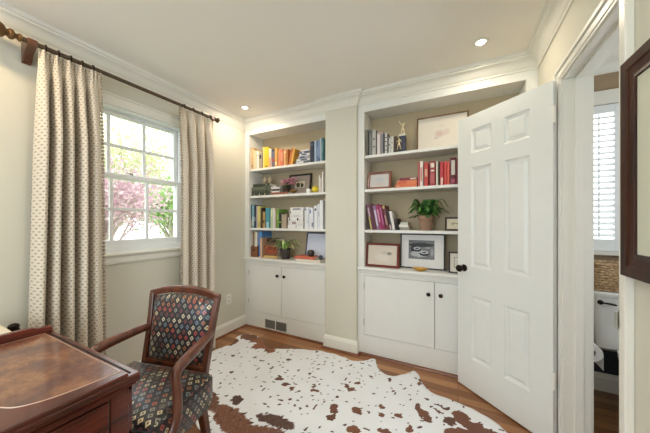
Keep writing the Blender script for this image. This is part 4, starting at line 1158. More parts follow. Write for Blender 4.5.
row(2.372, S3, 0.17, g, [
    (-2.229, -2.209, 0.280, (46, 78, 96), 'dark teal book with tan foot at the left end, left lower shelf', ((0.0, 0.35, (190, 150, 100)),)),
    (-2.208, -2.178, 0.274, (120, 178, 190), 'pale turquoise book second from the left end, left lower shelf', ((0.1, 0.5, (210, 222, 220)),)),
    (-2.177, -2.147, 0.268, (48, 54, 76), 'midnight blue book right of the pale turquoise one', ((0.3, 0.5, (150, 160, 170)),)),
    (-2.146, -2.124, 0.262, (198, 178, 176), 'thin dusty pink book right of the midnight blue one'),
    (-2.122, -2.082, 0.258, (218, 208, 110), 'yellow green book on the left lower shelf', ((0.05, 0.3, (200, 180, 110)),)),
    (-2.076, -2.050, 0.240, (74, 56, 46), 'dark brown book right of the yellow green one'),
    (-2.046, -2.010, 0.192, (196, 154, 84), 'short ochre book left of the teal blue one', ((0.3, 0.5, (90, 66, 40)),)),
    (-2.003, -1.940, 0.236, (70, 150, 164), 'wide teal blue book on the left lower shelf', ((0.0, 0.3, (160, 200, 206)),)),
    (-1.933, -1.901, 0.230, (186, 202, 158), 'pale sage book right of the wide teal one', ((0.6, 0.9, (214, 222, 192)),)),
    (-1.900, -1.867, 0.230, (216, 216, 206), 'off white book between the pale sage and red topped ones'),
    (-1.866, -1.850, 0.220, (206, 176, 160), 'thin beige book with a red top band', ((0.9, 1.0, (180, 60, 56)),)),
    (-1.849, -1.812, 0.219, (112, 160, 66), 'grass green book on the left lower shelf', ((0.45, 0.75, (156, 196, 96)),)),
    (-1.805, -1.773, 0.174, (30, 32, 30), 'black book with a lime band right of the grass green one', ((0.35, 0.45, (150, 180, 60)),)),
    (-1.772, -1.703, 0.166, (172, 154, 130), 'thick taupe book beside the white pile', ((0.94, 1.0, (40, 34, 30)),)),
    (-1.470, -1.440, 0.229, (230, 230, 230), 'white book at the left of the upright white row, left lower shelf', ((0.85, 0.95, (120, 130, 150)),)),
    (-1.439, -1.411, 0.232, (226, 228, 234), 'white book second in the upright white row', ((0.3, 0.35, (180, 186, 200)),)),
    (-1.410, -1.381, 0.226, (234, 234, 236), 'white book with a blue upper label, third in the white row', ((0.72, 0.9, (110, 128, 166)),)),
    (-1.380, -1.355, 0.220, (224, 226, 234), 'white book with a navy lower label, fourth in the white row', ((0.1, 0.3, (70, 84, 120)),)),
    (-1.354, -1.313, 0.244, (232, 232, 236), 'wide white book with a small dark title near its top', ((0.78, 0.88, (90, 96, 116)),)),
    (-1.312, -1.283, 0.262, (228, 230, 236), 'white book second from the right end, left lower shelf', ((0.5, 0.7, (196, 200, 210)),)),
    (-1.282, -1.2455, 0.298, (236, 237, 240), 'tallest white book at the right end, left lower shelf'),
])
pile(2.375, S3, 0.19, 'white pile on the left lower shelf', [
    (-1.690, -1.486, 0.042, (232, 230, 224), 'white book at the bottom of the white pile, lower left shelf', ((0.5, 0.6, (206, 200, 190)),)),
    (-1.678, -1.480, 0.040, (226, 222, 216), 'white book with a red grey title, second in the white pile', ((0.25, 0.5, (160, 130, 126)),)),
    (-1.684, -1.488, 0.040, (234, 232, 228), 'white book with two dark spots in the middle of the white pile', ((0.06, 0.14, (40, 40, 44)), (0.6, 0.7, (50, 50, 56)))),
    (-1.662, -1.484, 0.038, (228, 226, 222), 'white book third from the top of the white pile', ((0.3, 0.7, (206, 206, 208)),)),
    (-1.668, -1.486, 0.036, (236, 234, 230), 'white book with a dark left spot, second from the top', ((0.03, 0.12, (56, 56, 62)),)),
    (-1.652, -1.478, 0.036, (230, 230, 228), 'white book on top of the white pile, lower left shelf', ((0.2, 0.75, (160, 162, 168)),)),
])
# counter of the left bookcase
t = thing('magazine_holder', 'brown wooden magazine holder at the left end of the left counter', 'magazine holder', (-2.180, 2.375, CT + 0.0004))
bm = B()
box(bm, -0.048, 0.048, 0, 0.008, 0, 0.125); box(bm, -0.048, 0.048, 0.0, 0.19, 0, 0.006)
for a in (-0.048, 0.042): prism(bm, [(0.008, 0.006), (0.19, 0.006), (0.19, 0.22), (0.15, 0.22), (0.008, 0.125)], a, a + 0.006, 'x')
box(bm, -0.042, 0.042, 0.184, 0.19, 0.006, 0.22)
mk('body', bm, wood('brown veneer', (104, 62, 38), (158, 102, 66), 0.5, (20, 20, 3), 0.1), t, 0.001)
bm = B(); lathe(bm, [(0.010, 0.0), (0.012, 0.001), (0.012, 0.002), (0.008, 0.003), (0, 0.003)], 14, Matrix.Translation((0, 0, 0.085)) @ Matrix.Rotation(PI / 2, 4, 'X'))
mk('finger_ring', bm, BRONZE, t)
row(2.392, CT + 0.0068, 0.155, 'books in the brown magazine holder', [
    (-2.218, -2.196, 0.296, (150, 110, 84), 'brown book at the left in the magazine holder'),
    (-2.195, -2.178, 0.300, (232, 222, 186), 'cream yellow book second from the left in the magazine holder', ((0.7, 0.95, (232, 206, 100)),)),
    (-2.177, -2.146, 0.290, (232, 230, 222), 'white book in the magazine holder beside the blue binder'),
])
t = thing('blue_binder', 'blue binder standing right of the magazine holder', 'binder', (-2.1055, 2.404, CT + 0.0004))
bm = B()
box(bm, -0.024, -0.021, 0, 0.18, 0, 0.305); box(bm, 0.021, 0.024, 0, 0.18, 0, 0.305); box(bm, -0.021, 0.021, 0, 0.003, 0, 0.305); mk('cover', bm, pm('blue binder cover', (92, 146, 206), 0.45), t, 0.001)
bm = B(); box(bm, -0.020, 0.020, 0.004, 0.175, 0.003, 0.298); mk('pages', bm, PAPER, t)
bm = B(); lathe(bm, [(0.008, 0), (0.009, 0.001), (0.005, 0.002), (0, 0.002)], 12, Matrix.Translation((0, 0, 0.06)) @ Matrix.Rotation(PI / 2, 4, 'X')); mk('finger_ring', bm, STEEL, t)
row(2.362, CT, 0.15, 'books beside the blue binder', [
    (-2.079, -2.047, 0.232, (206, 160, 124), 'upright salmon tan book left of the rust brown pile', ((0.05, 0.95, (216, 178, 146)),)),
])
pile(2.385, CT, 0.19, 'rust brown pile on the left counter', [
    (-2.040, -1.842, 0.030, (214, 176, 104), 'golden tan book at the bottom of the rust brown pile'),
    (-2.028, -1.850, 0.022, (112, 72, 46), 'brown book second from the bottom of the rust brown pile', ((0.1, 0.8, (150, 96, 60)),)),
    (-2.022, -1.842, 0.046, (176, 84, 50), 'thick rust red book in the middle of the rust brown pile', ((0.2, 0.3, (140, 60, 40)), (0.7, 0.8, (140, 60, 40)))),
    (-2.026, -1.856, 0.046, (150, 62, 40), 'thick dark orange book above the rust red one', ((0.1, 0.2, (220, 140, 90)), (0.8, 0.9, (110, 50, 34)))),
    (-2.000, -1.846, 0.044, (124, 92, 74), 'grey brown leather book second from the top of the rust pile', ((0.2, 0.3, (80, 56, 46)),)),
    (-1.990, -1.862, 0.040, (66, 42, 34), 'dark brown book on top of the rust brown pile', ((0.3, 0.7, (120, 84, 64)),)),
])
t = thing('spider_plant', 'spider plant in a dark pot on the left counter', 'plant', (-1.748, 2.415, CT + 0.0004))
DPOT = pm('dark grey brown pot', (66, 56, 54), 0.5, 0, 0.12, 20)
bm = B(); lathe(bm, [(0.040, 0), (0.045, 0.003), (0.059, 0.098), (0.0615, 0.10), (0.0615, 0.118), (0.055, 0.118), (0.053, 0.104), (0, 0.104)], 26); mk('pot', bm, DPOT, t, smooth=True)
SOIL = pm('dark potting soil', (52, 38, 30), 0.95, 0, 0.3, 80, 0.5)
bm = B(); lathe(bm, [(0.0525, 0.105), (0.03, 0.109), (0, 0.110)], 16); mk('soil', bm, SOIL, t)
def strip_leaf(bm, ctrl, wmax, n=7, mi=0):
    pts = spline(ctrl, n); m = len(pts); L = []
    for i, p in enumerate(pts):
        tg = (pts[min(i + 1, m - 1)] - pts[max(i - 1, 0)]).normalized()
        sd = tg.cross(Vector((0, 0, 1)))
        sd = sd.normalized() if sd.length > 1e-4 else Vector((1, 0, 0))
        f = i / (m - 1); ww = wmax * min(1, 0.45 + 2.2 * f) * (1 - f ** 3) ** 0.8 + 0.0006
        up = sd.cross(tg) * ww * 0.35
        L.append([bm.verts.new(p - sd * ww + up), bm.verts.new(p), bm.verts.new(p + sd * ww + up)])
    for a, b in zip(L, L[1:]):
        for k in (0, 1):
            f_ = bm.faces.new((a[k], a[k + 1], b[k + 1], b[k])); f_.material_index = mi
GREEN1 = pm('fresh green leaf', (132, 172, 76), 0.5, 0, 0.2, 25)
GREEN1b = pm('pale green leaf', (200, 214, 146), 0.5, 0, 0.2, 25)
rnd = random.Random(11)
bm = B()
for k in range(26):
    a = 2 * PI * k / 26 + rnd.uniform(-.2, .2); ln = rnd.uniform(0.15, 0.24); hi = rnd.uniform(0.04, 0.12)
    q = Vector((math.cos(a), math.sin(a) * 0.62, 0))
    if q.y > 0.2: ln *= 0.6
    if q.x < -0.2: q.y = -0.5; ln *= 0.95
    b0 = Vector((q.x * 0.01, q.y * 0.01, 0.106))
    strip_leaf(bm, [b0, b0 + q * ln * 0.35 + Vector((0, 0, hi * 0.8)), b0 + q * ln * 0.72 + Vector((0, 0, hi)), b0 + q * ln + Vector((0, 0, hi * 0.55 - 0.02))], rnd.uniform(0.008, 0.013), mi=k % 3 == 0)
mk('leaves', bm, [GREEN1, GREEN1b], t, smooth=True)
# pale panel, red book, votive
frame('pale_panel', 'pale lilac blue panel with dark rim leaning at the right of the left counter', -1.404, 2.515, CT, 0.285, 0.305, 0.014, 0.014, pm('slate rim', (78, 82, 98), 0.5),
      picture('pale lilac blue sheet', (226, 231, 244), [(0.02, 0.15, 0.1, 0.1, (216, 224, 240), 0.6)], 0.03), lean=10, cat='panel')
pile(2.345, CT, 0.145, 'books under the dark votive', [
    (-1.560, -1.262, 0.026, (226, 214, 196), 'cream book lying under the coral red book, left counter'),
    (-1.580, -1.330, 0.028, (220, 104, 76), 'coral red book lying under the dark round votive'),
])
bm = B(); lathe(bm, [(0.024, 0), (0.034, 0.010), (0.040, 0.030), (0.038, 0.050), (0.030, 0.062), (0.026, 0.064), (0.024, 0.058), (0.030, 0.04), (0, 0.012)], 24)
tag(mk('votive_holder', bm, pm('charcoal glazed clay', (72, 64, 62), 0.35, 0, 0.15), smooth=True, loc=(-1.405, 2.40, CT + 0.0548)), 'small dark round votive holder on the coral red book', 'candle holder')
bm = B(); lathe(bm, [(0.016, 0), (0.022, 0.006), (0.024, 0.026), (0.018, 0.04), (0.008, 0.046), (0, 0.047)], 18)
tag(mk('dark_ball', bm, pm('slate stone', (70, 74, 88), 0.5), smooth=True, loc=(-1.285, 2.40, CT + 0.027)), 'small slate ornament at the right end of the cream book, left counter', 'ornament')

# ------------------------------------------------------------------ right bookcase contents
g = 'books on the top shelf of the right bookcase'
row(2.380, S1, 0.17, g, [
    (-0.788, -0.761, 0.246, (106, 104, 92), 'olive grey book at the left end of the right top shelf'),
    (-0.756, -0.723, 0.245, (126, 124, 122), 'mid grey book second from the left end of the right top shelf', ((0.85, 0.95, (90, 88, 88)),)),
    (-0.722, -0.686, 0.238, (186, 180, 174), 'light grey book with speckled spine, right top shelf', ((0.3, 0.36, (110, 106, 104)), (0.6, 0.66, (110, 106, 104)))),
    (-0.685, -0.677, 0.224, (52, 50, 52), 'very thin black book right of the light grey one'),
    (-0.676, -0.643, 0.206, (226, 212, 206), 'blush white book on the right top shelf', ((0.9, 1.0, (190, 150, 150)),)),
    (-0.642, -0.617, 0.208, (150, 146, 152), 'grey book with a pink head band', ((0.88, 1.0, (214, 160, 156)),)),
    (-0.616, -0.605, 0.188, (48, 46, 50), 'thin charcoal book left of the ringed white one'),
    (-0.604, -0.579, 0.192, (206, 202, 196), 'white book with black rings on its spine', ((0.15, 0.2, (60, 58, 60)), (0.35, 0.4, (60, 58, 60)), (0.55, 0.6, (60, 58, 60)), (0.75, 0.8, (60, 58, 60)))),
    (-0.578, -0.571, 0.180, (40, 40, 42), 'thin black book right of the ringed white one'),
    (-0.570, -0.551, 0.160, (222, 218, 208), 'short white book with a black mid band', ((0.45, 0.52, (40, 40, 42)), (0.9, 1.0, (50, 48, 48)))),
    (-0.550, -0.521, 0.150, (216, 210, 198), 'short cream book left of the dark brown one near the trophy', ((0.3, 0.34, (150, 140, 130)), (0.6, 0.64, (150, 140, 130)))),
    (-0.516, -0.495, 0.148, (70, 52, 48), 'short dark brown book beside the trophy'),
])
IVORY = pm('ivory gilt figure', (226, 210, 168), 0.3, 0.2, 0.08, 40)
def player(scale, parent, loc, swing):
    """small trophy figure, one continuous skin: legs apart, arms raised to one side"""
    me = bpy.data.meshes.new('figure'); o = bpy.data.objects.new('figure', me); C.objects.link(o)
    V = [(0, 0, .50), (0, 0, .60), (0.01, 0, .72), (0.02, 0, .80), (0.025, 0, .88), (0.025, -.005, .95),
         (.06, 0, .48), (.10, -.01, .26), (.15, 0, .03), (.19, -.03, .015), (-.06, 0, .48), (-.10, -.03, .27), (-.14, .0, .03), (-.18, -.03, .015),
         (.11, 0, .78), (.18, -.03, .86 if swing else .66), (.24, -.05, 1.0 if swing else .56), (-.07, 0, .79), (-.15, -.05, .86 if swing else .68), (-.22, -.06, .98 if swing else .60)]
    E_ = [(0, 1), (1, 2), (2, 3), (3, 4), (4, 5), (0, 6), (6, 7), (7, 8), (8, 9), (0, 10), (10, 11), (11, 12), (12, 13), (3, 14), (14, 15), (15, 16), (3, 17), (17, 18), (18, 19)]
    rad = [.07, .062, .08, .07, .04, .062, .058, .042, .03, .024, .058, .042, .03, .024, .042, .03, .022, .042, .03, .022]
    me.from_pydata([tuple(c * scale for c in v) for v in V], E_, [])
    md = o.modifiers.new('skin', 'SKIN')
    for i, r in enumerate(rad): me.skin_vertices[0].data[i].radius = (r * scale, r * scale)
    me.skin_vertices[0].data[0].use_root = True
    s_ = o.modifiers.new('sub', 'SUBSURF'); s_.levels = 1; s_.render_levels = 1
    md.use_smooth_shade = True
    me.materials.append(IVORY)
    o.parent = parent; o.location = loc
    return o
t = thing('trophy', 'sports trophy with an ivory figure on a dark blue base', 'trophy', (-0.448, 2.42, S1 + 0.0004))
bm = B(); box(bm, -0.033, 0.033, -0.03, 0.03, 0, 0.022); box(bm, -0.029, 0.029, -0.026, 0.026, 0.022, 0.148); mk('base', bm, pm('dark blue stone base', (44, 48, 72), 0.25, 0, 0.3, 60), t, 0.002)
bm = B(); box(bm, -0.032, 0.032, -0.029, 0.029, 0.1485, 0.166); mk('cap', bm, pm('white marble', (226, 220, 204), 0.3, 0, 0.1), t, 0.003)
player(0.112, t, (0.0, 0, 0.1655), True)
bm = B(); tube(bm, [(-0.024, -0.007, 0.274), (-0.032, -0.012, 0.290)], 0.0025, 6); mk('bat', bm, IVORY, t, smooth=True)
t = thing('small_trophy', 'small gold figure trophy standing in front of the blue trophy base', 'trophy', (-0.472, 2.373, S1 + 0.0004))
bm = B(); lathe(bm, [(0.017, 0), (0.017, 0.010), (0.012, 0.014), (0.010, 0.020), (0, 0.020)], 16); mk('base', bm, BLACKM, t)
player(0.108, t, (0, 0, 0.0195), False)
frame('picture_frame', 'large thin wood framed print with a faint pink drawing, right top shelf', -0.131, 2.549, S1, 0.426, 0.343, 0.012, 0.020, wood('brown oak frame', (104, 70, 40), (150, 108, 68), 0.4, (6, 30, 6), 0.1),
      picture('faint pink sketch', (236, 228, 214), [(-0.02, 0.17, 0.055, 0.045, (206, 176, 172), 0.75), (0.04, 0.18, 0.04, 0.04, (216, 190, 186), 0.6), (-0.045, 0.135, 0.03, 0.02, (178, 170, 174), 0.5), (0.0, 0.24, 0.03, 0.02, (226, 208, 204), 0.5)], 0.03), lean=6)
frame('picture_frame', 'small reddish wood framed picture at the left of the right bookcase second shelf', -0.668, 2.430, S2, 0.226, 0.170, 0.022, 0.018, wood('red brown frame', (104, 54, 32), (150, 84, 52), 0.4, (8, 30, 8), 0.2),
      picture('pale grey wash', (214, 210, 206), [(0.0, 0.09, 0.06, 0.045, (186, 190, 196), 0.7), (0.0, 0.05, 0.09, 0.02, (206, 176, 160), 0.5)], 0.05), lean=9)
pile(2.385, S2, 0.18, 'lying orange books on the right second shelf', [
    (-0.508, -0.322, 0.031, (228, 112, 62), 'orange red book at the bottom of the short lying pile', ((0.05, 0.2, (240, 150, 100)),)),
    (-0.494, -0.320, 0.033, (236, 126, 76), 'orange book in the middle of the short lying pile', ((0.05, 0.5, (222, 92, 60)),)),
])
pile(2.39, S2 + 0.064, 0.16, 'lying orange books on the right second shelf', [
    (-0.470, -0.325, 0.024, (146, 48, 62), 'maroon book on top of the short lying orange pile', ((0.62, 0.98, (226, 214, 196)),)),
])
g = 'red books on the right second shelf'
row(2.380, S2, 0.17, g, [
    (-0.313, -0.297, 0.216, (206, 82, 84), 'thin rose red book at the left of the red row'),
    (-0.296, -0.269, 0.219, (232, 222, 212), 'white book second from the left in the red row', ((0.2, 0.75, (206, 130, 120)),)),
    (-0.263, -0.227, 0.204, (204, 62, 56), 'red book with a pale band in the red row', ((0.4, 0.72, (226, 168, 140)),)),
    (-0.218, -0.172, 0.210, (164, 52, 58), 'wide dark red book with white emblem blocks', ((0.74, 0.92, (236, 220, 200)), (0.58, 0.64, (236, 220, 200)), (0.1, 0.5, (190, 90, 90)))),
    (-0.167, -0.153, 0.206, (236, 230, 214), 'thin white book right of the wide dark red one'),
    (-0.152, -0.138, 0.204, (74, 66, 50), 'thin dark olive book in the red row'),
    (-0.136, -0.107, 0.196, (196, 48, 58), 'crimson book with a pale foot in the red row', ((0.02, 0.32, (224, 190, 176)),)),
    (-0.104, -0.082, 0.197, (216, 66, 60), 'bright red book left of the coral one'),
    (-0.081, -0.062, 0.195, (226, 92, 78), 'coral red book left of the large maroon one'),
    (-0.060, -0.012, 0.222, (112, 32, 44), 'large maroon book with a white spine panel', ((0.36, 0.9, (222, 212, 200)), (0.06, 0.22, (190, 70, 90)))),
    (-0.011, 0.004, 0.214, (152, 52, 66), 'thin wine red book right of the large maroon one'),
    (0.006, 0.040, 0.205, (120, 36, 44), 'oxblood book right of the thin wine red one, mostly behind the door'),
])
g = 'leaning plum books on the right lower shelf'
LN = R(-11)
row(2.380, S3, 0.165, g, [
    (-0.737, -0.707, 0.246, (122, 70, 92), 'mauve book at the left of the leaning plum row', ((0.5, 0.85, (190, 160, 180)),), LN),
    (-0.706, -0.679, 0.244, (92, 34, 48), 'dark maroon book second in the leaning plum row', (), LN),
    (-0.677, -0.649, 0.232, (152, 112, 152), 'lilac purple book third in the leaning plum row', ((0.15, 0.8, (206, 190, 212)),), LN),
    (-0.648, -0.621, 0.240, (164, 42, 96), 'magenta book fourth in the leaning plum row', ((0.3, 0.8, (216, 130, 160)),), LN),
    (-0.620, -0.594, 0.232, (150, 34, 84), 'deep magenta book fifth in the leaning plum row', ((0.2, 0.9, (186, 90, 140)),), LN),
    (-0.591, -0.561, 0.226, (106, 40, 44), 'wine brown book with a tan head, sixth in the leaning row', ((0.88, 1.0, (210, 180, 110)), (0.2, 0.6, (170, 120, 120))), LN),
    (-0.559, -0.535, 0.186, (52, 36, 38), 'black brown book with pale foot, seventh in the leaning row', ((0.02, 0.25, (226, 190, 190)),), LN),
    (-0.533, -0.507, 0.174, (226, 220, 216), 'white book at the right end of the leaning row', (), LN),
    (-0.500, -0.481, 0.104, (36, 34, 36), 'short black book right of the leaning row', (), R(-4)),
])
book(-0.723, 2.366 - 0.008, S3, 0.012, 0.125, 0.011, (214, 190, 110), 'small yellow booklet in front of the leaning mauve books', None, R(-11))
pile(2.39, S3, 0.12, 'small pale books right of the leaning row', [
    (-0.469, -0.389, 0.026, (150, 150, 136), 'small grey green book lying right of the short black book'),
    (-0.475, -0.393, 0.026, (226, 222, 210), 'small white book lying on the small grey green one'),
    (-0.465, -0.401, 0.020, (206, 204, 192), 'smallest pale book on top of the small lying pile'),
])
t = thing('potted_fern', 'green fern in a terracotta grey pot on the right lower shelf', 'plant', (-0.252, 2.44, S3 + 0.0004))
bm = B(); lathe(bm, [(0.046, 0), (0.050, 0.003), (0.058, 0.09), (0.0605, 0.094), (0.066, 0.098), (0.067, 0.130), (0.061, 0.130), (0.058, 0.112), (0, 0.112)], 28); mk('pot', bm, pm('weathered terracotta', (156, 124, 100), 0.8, 0, 0.14, 25, 0.1), t, smooth=True)
bm = B(); lathe(bm, [(0.0575, 0.1125), (0.03, 0.118), (0, 0.12)], 16); mk('soil', bm, SOIL, t)
rnd = random.Random(5); bm = B()
for k in range(46):
    a = rnd.uniform(0, 2 * PI); ln = rnd.uniform(0.07, 0.135); q = Vector((math.cos(a), math.sin(a) * 0.55, 0)); hi = rnd.uniform(0.015, 0.165)
    if q.x > 0.5: ln *= 1.2
    if q.y > 0.25: ln *= 0.7
    b0 = Vector((q.x * 0.012, q.y * 0.012, 0.115))
    pts = spline([b0, b0 + q * ln * 0.4 + Vector((0, 0, hi * 0.75)), b0 + q * ln * 0.8 + Vector((0, 0, hi)), b0 + q * ln * 1.12 + Vector((0, 0, hi * 0.7 - 0.012))], 6)
    tube(bm, pts, 0.0011, 4, mi=1)
    m = len(pts)
    for i in range(4, m):
        tg = (pts[i] - pts[i - 1]).normalized(); sd = tg.cross(Vector((0, 0, 1))).normalized(); up = sd.cross(tg)
        f = i / (m - 1); L = 0.034 * (1 - f * 0.55)
        for s in (-1, 1):
            d_ = (sd * s + tg * 0.5 - up * rnd.uniform(0.1, 0.5)).normalized(); p = pts[i]; wv = d_.cross(up).normalized() * 0.0075
            vv = [bm.verts.new(p), bm.verts.new(p + d_ * L * 0.5 + wv), bm.verts.new(p + d_ * L), bm.verts.new(p + d_ * L * 0.5 - wv)]
            ff = bm.faces.new(vv); ff.material_index = 0 if rnd.random() < 0.7 else 1
mk('fronds', bm, [pm('deep fern green', (46, 96, 40), 0.5, 0, 0.3, 40), pm('bright fern green', (92, 146, 60), 0.5, 0, 0.25, 40)], t)

def text_line(bm, x0, x1, z0, h, y, rnd):
    """illegible scribbled lettering"""
    x = x0; pts = []
    while x < x1:
        pts.append((x, y, z0 + rnd.uniform(0, h))); x += h * rnd.uniform(0.25, 0.5)
    if len(pts) > 2: tube(bm, spline(pts, 4), h * 0.10, 4)
t = frame('picture_frame', 'small dark frame with a line of script right of the fern', -0.005, 2.440, S3, 0.190, 0.116, 0.014, 0.016, pm('dark brown stained frame', (58, 34, 28), 0.4), pm('cream card', (226, 214, 188), 0.8), lean=8)
bm = B(); text_line(bm, -0.045, 0.045, 0.050, 0.020, -0.0072, random.Random(2)); mk('script', bm, pm('ink', (70, 60, 56), 0.7), t)
frame('picture_frame', 'red mahogany framed picture with a dark smudge at the left of the right counter', -0.632, 2.405, CT, 0.312, 0.222, 0.020, 0.026, wood('red mahogany frame', (84, 28, 20), (128, 52, 38), 0.5, (8, 30, 8), 0.03),
      picture('sepia smudge drawing', (216, 204, 186), [(0.065, 0.128, 0.035, 0.020, (84, 74, 64), 0.85), (0.02, 0.13, 0.05, 0.03, (186, 178, 166), 0.6), (0.0, 0.09, 0.09, 0.05, (224, 218, 208), 0.5)], 0.05), lean=7)
frame('picture_frame', 'wide black framed black and white photograph with white mat on the right counter', -0.291, 2.478, CT, 0.380, 0.316, 0.011, 0.020, pm('black frame', (36, 32, 32), 0.4),
      picture('black and white photograph of two oval bowls', (120, 120, 120), [(-0.01, 0.215, 0.13, 0.022, (46, 46, 46), 1.0), (-0.07, 0.178, 0.035, 0.045, (30, 30, 30), 0.9), (-0.02, 0.135, 0.09, 0.035, (190, 190, 190), 0.9), (-0.045, 0.172, 0.045, 0.024, (34, 34, 36), 1.0), (-0.043, 0.182, 0.035, 0.016, (206, 206, 206), 1.0), (-0.043, 0.182, 0.022, 0.009, (80, 80, 82), 1.0),
                                                                       (0.018, 0.136, 0.050, 0.024, (30, 30, 32), 1.0), (0.02, 0.147, 0.040, 0.016, (212, 212, 212), 1.0), (0.02, 0.147, 0.026, 0.009, (90, 90, 92), 1.0), (0.085, 0.15, 0.018, 0.05, (176, 176, 176), 0.8), (0.05, 0.19, 0.03, 0.012, (170, 170, 170), 0.8)]),
      pm('white mat board', (232, 228, 222), 0.8, 0, 0.02), (0.064, 0.075, 0.076, 0.050), 6)
t = frame('picture_frame', 'small black framed card on the right counter beside the door knob', 0.010, 2.405, CT, 0.160, 0.172, 0.010, 0.016, pm('black frame', (36, 32, 32), 0.4), pm('ivory card', (232, 224, 206), 0.8), lean=8)
bm = B()
for a, b, c, d_ in ((-0.040, -0.037, 0.045, 0.130), (0.037, 0.040, 0.045, 0.130), (-0.037, 0.037, 0.045, 0.048), (-0.037, 0.037, 0.127, 0.130)): box(bm, a, b, -0.0072, -0.0068, c, d_)
mk('border_line', bm, BLACKM, t)
t = thing('shell_dish', 'small gold shell shaped dish on the right counter', 'dish', (-0.290, 2.352, CT + 0.0004))
bm = B(); n = 40; GS = pm('gold', (220, 172, 84), 0.3, 0.6, 0.12, 30)
prof = [(0.0, 0.004), (0.3, 0.005), (0.7, 0.014), (1.0, 0.030), (0.97, 0.026)]
lv = []
for f, z in prof:
    lv.append([bm.verts.new((0.064 * f * math.cos(2 * PI * i / n) * (1 + 0.05 * math.cos(10 * 2 * PI * i / n) * f), 0.033 * f * math.sin(2 * PI * i / n) * (1 + 0.05 * math.cos(10 * 2 * PI * i / n) * f), z + 0.003 * f * math.cos(20 * PI * i / n))) for i in range(n)] if f else [bm.verts.new((0, 0, z))])
for a, b in zip(lv, lv[1:]):
    for i in range(n):
        j = (i + 1) % n
        bm.faces.new((a[0], b[i], b[j]) if len(a) == 1 else (a[i], a[j], b[j], b[i]))
o = mk('bowl', bm, GS, t, smooth=True); md = o.modifiers.new('thick', 'SOLIDIFY'); md.thickness = 0.002
bm = B(); lathe(bm, [(0.018, 0), (0.016, 0.003), (0.010, 0.005), (0, 0.005)], 14); mk('foot', bm, GS, t)

# ------------------------------------------------------------------ picture on the right wall
t = frame('framed_picture', 'dark stepped wood framed picture on the right wall at the photo edge', 0, 0, 0, 0.56, 0.68, 0.075, 0.040, DKFRAME,
          picture('pale sage print', (206, 206, 180), [(0.02, 0.36, 0.12, 0.18, (190, 188, 158), 0.5), (-0.05, 0.22, 0.1, 0.06, (176, 172, 146), 0.5)], 0.04), pm('sage mat board', (208, 210, 190), 0.8, 0, 0.02), 0.06, 0, prof=1, cat='picture')
t.location = (XR - 0.001, 1.19 - 0.28, 1.085); t.rotation_euler = (0, 0, R(-90))

# ------------------------------------------------------------------ bathroom seen through the doorway
bw = struct('window_2', 'white bathroom window with louvered shutters', 'window')
bm = B()
box(bm, BW0 - 0.07, BW0, BYF - 0.02, BYF - 0.0005, BZ0, BZ1 + 0.10); box(bm, BW1, BW1 + 0.07, BYF - 0.02, BYF - 0.0005, BZ0, BZ1 + 0.10)
box(bm, BW0, BW1, BYF - 0.02, BYF - 0.0005, BZ1, BZ1 + 0.10); box(bm, BW0 - 0.08, BW1 + 0.08, BYF - 0.05, BYF - 0.0005, BZ0 - 0.025, BZ0)
mk('casing', bm, WHITE, bw, 0.003)
bm = B(); box(bm, BW0, BW1, BYF + 0.055, BYF + 0.06, BZ0, BZ1); mk('pane', bm, GLASS, bw)
t = thing('plantation_shutter', 'white louvered shutter in the bathroom window', 'shutter', ((BW0 + BW1) / 2, BYF, BZ0))
ww, hh = (BW1 - BW0) / 2 - 0.002, BZ1 - BZ0
bm = B()
box(bm, -ww, -ww + 0.022, 0, 0.028, 0.002, hh - 0.002); box(bm, ww - 0.05, ww, 0, 0.028, 0.002, hh - 0.002)
box(bm, -ww + 0.022, ww - 0.05, 0, 0.028, 0.002, 0.09); box(bm, -ww + 0.022, ww - 0.05, 0, 0.028, hh - 0.06, hh - 0.002)
mk('frame', bm, SASHW, t, 0.002)
n = 21
for k in range(n):
    z = 0.10 + (hh - 0.17) * (k + 0.5) / n
    bm = B(); M = Matrix.Translation((0, 0.014, z)) @ Matrix.Rotation(R(34), 4, 'X')
    prism(bm, [(-0.024, 0), (-0.012, 0.004), (0.012, 0.004), (0.024, 0), (0.012, -0.004), (-0.012, -0.004)], -ww + 0.0225, ww - 0.0505, 'x', M=M)
    mk('louver', bm, SASHW, t)
bm = B(); box(bm, -0.008, 0.0, -0.012, -0.006, 0.10, hh - 0.07); mk('tilt_rod', bm, SASHW, t)

t = thing('toilet', 'white toilet seen through the bathroom doorway', 'toilet', (1.062, 2.50, 0))
def rrect(w_, d_, r, n=5):
    out = []
    for cx, cy, a0 in ((w_ / 2 - r, d_ / 2 - r, 0), (-w_ / 2 + r, d_ / 2 - r, 90), (-w_ / 2 + r, -d_ / 2 + r, 180), (w_ / 2 - r, -d_ / 2 + r, 270)):
        for k in range(n + 1):
            a = R(a0 + 90 * k / n); out.append((cx + r * math.cos(a), cy + r * math.sin(a)))
    return out
def loft(bm, secs):
    rr = [[bm.verts.new((x + ox, y + oy, z)) for x, y in pts] for pts, ox, oy, z in secs]
    for a, b in zip(rr, rr[1:]):
        for k in range(len(a)): bm.faces.new((a[k], a[(k + 1) % len(a)], b[(k + 1) % len(b)], b[k]))
    bm.faces.new(rr[0][::-1]); bm.faces.new(rr[-1])
bm = B(); loft(bm, [(rrect(0.40, 0.16, 0.04), 0, 0.035, 0.375), (rrect(0.44, 0.19, 0.04), 0, 0.02, 0.40), (rrect(0.47, 0.20, 0.04), 0, 0.02, 0.748)]); mk('tank', bm, CERAM, t, smooth=True)
bm = B(); loft(bm, [(rrect(0.485, 0.215, 0.04), 0, 0.018, 0.7485), (rrect(0.49, 0.22, 0.042), 0, 0.018, 0.77), (rrect(0.475, 0.205, 0.04), 0, 0.018, 0.780)]); mk('tank_lid', bm, CERAM, t, smooth=True)
bm = B()
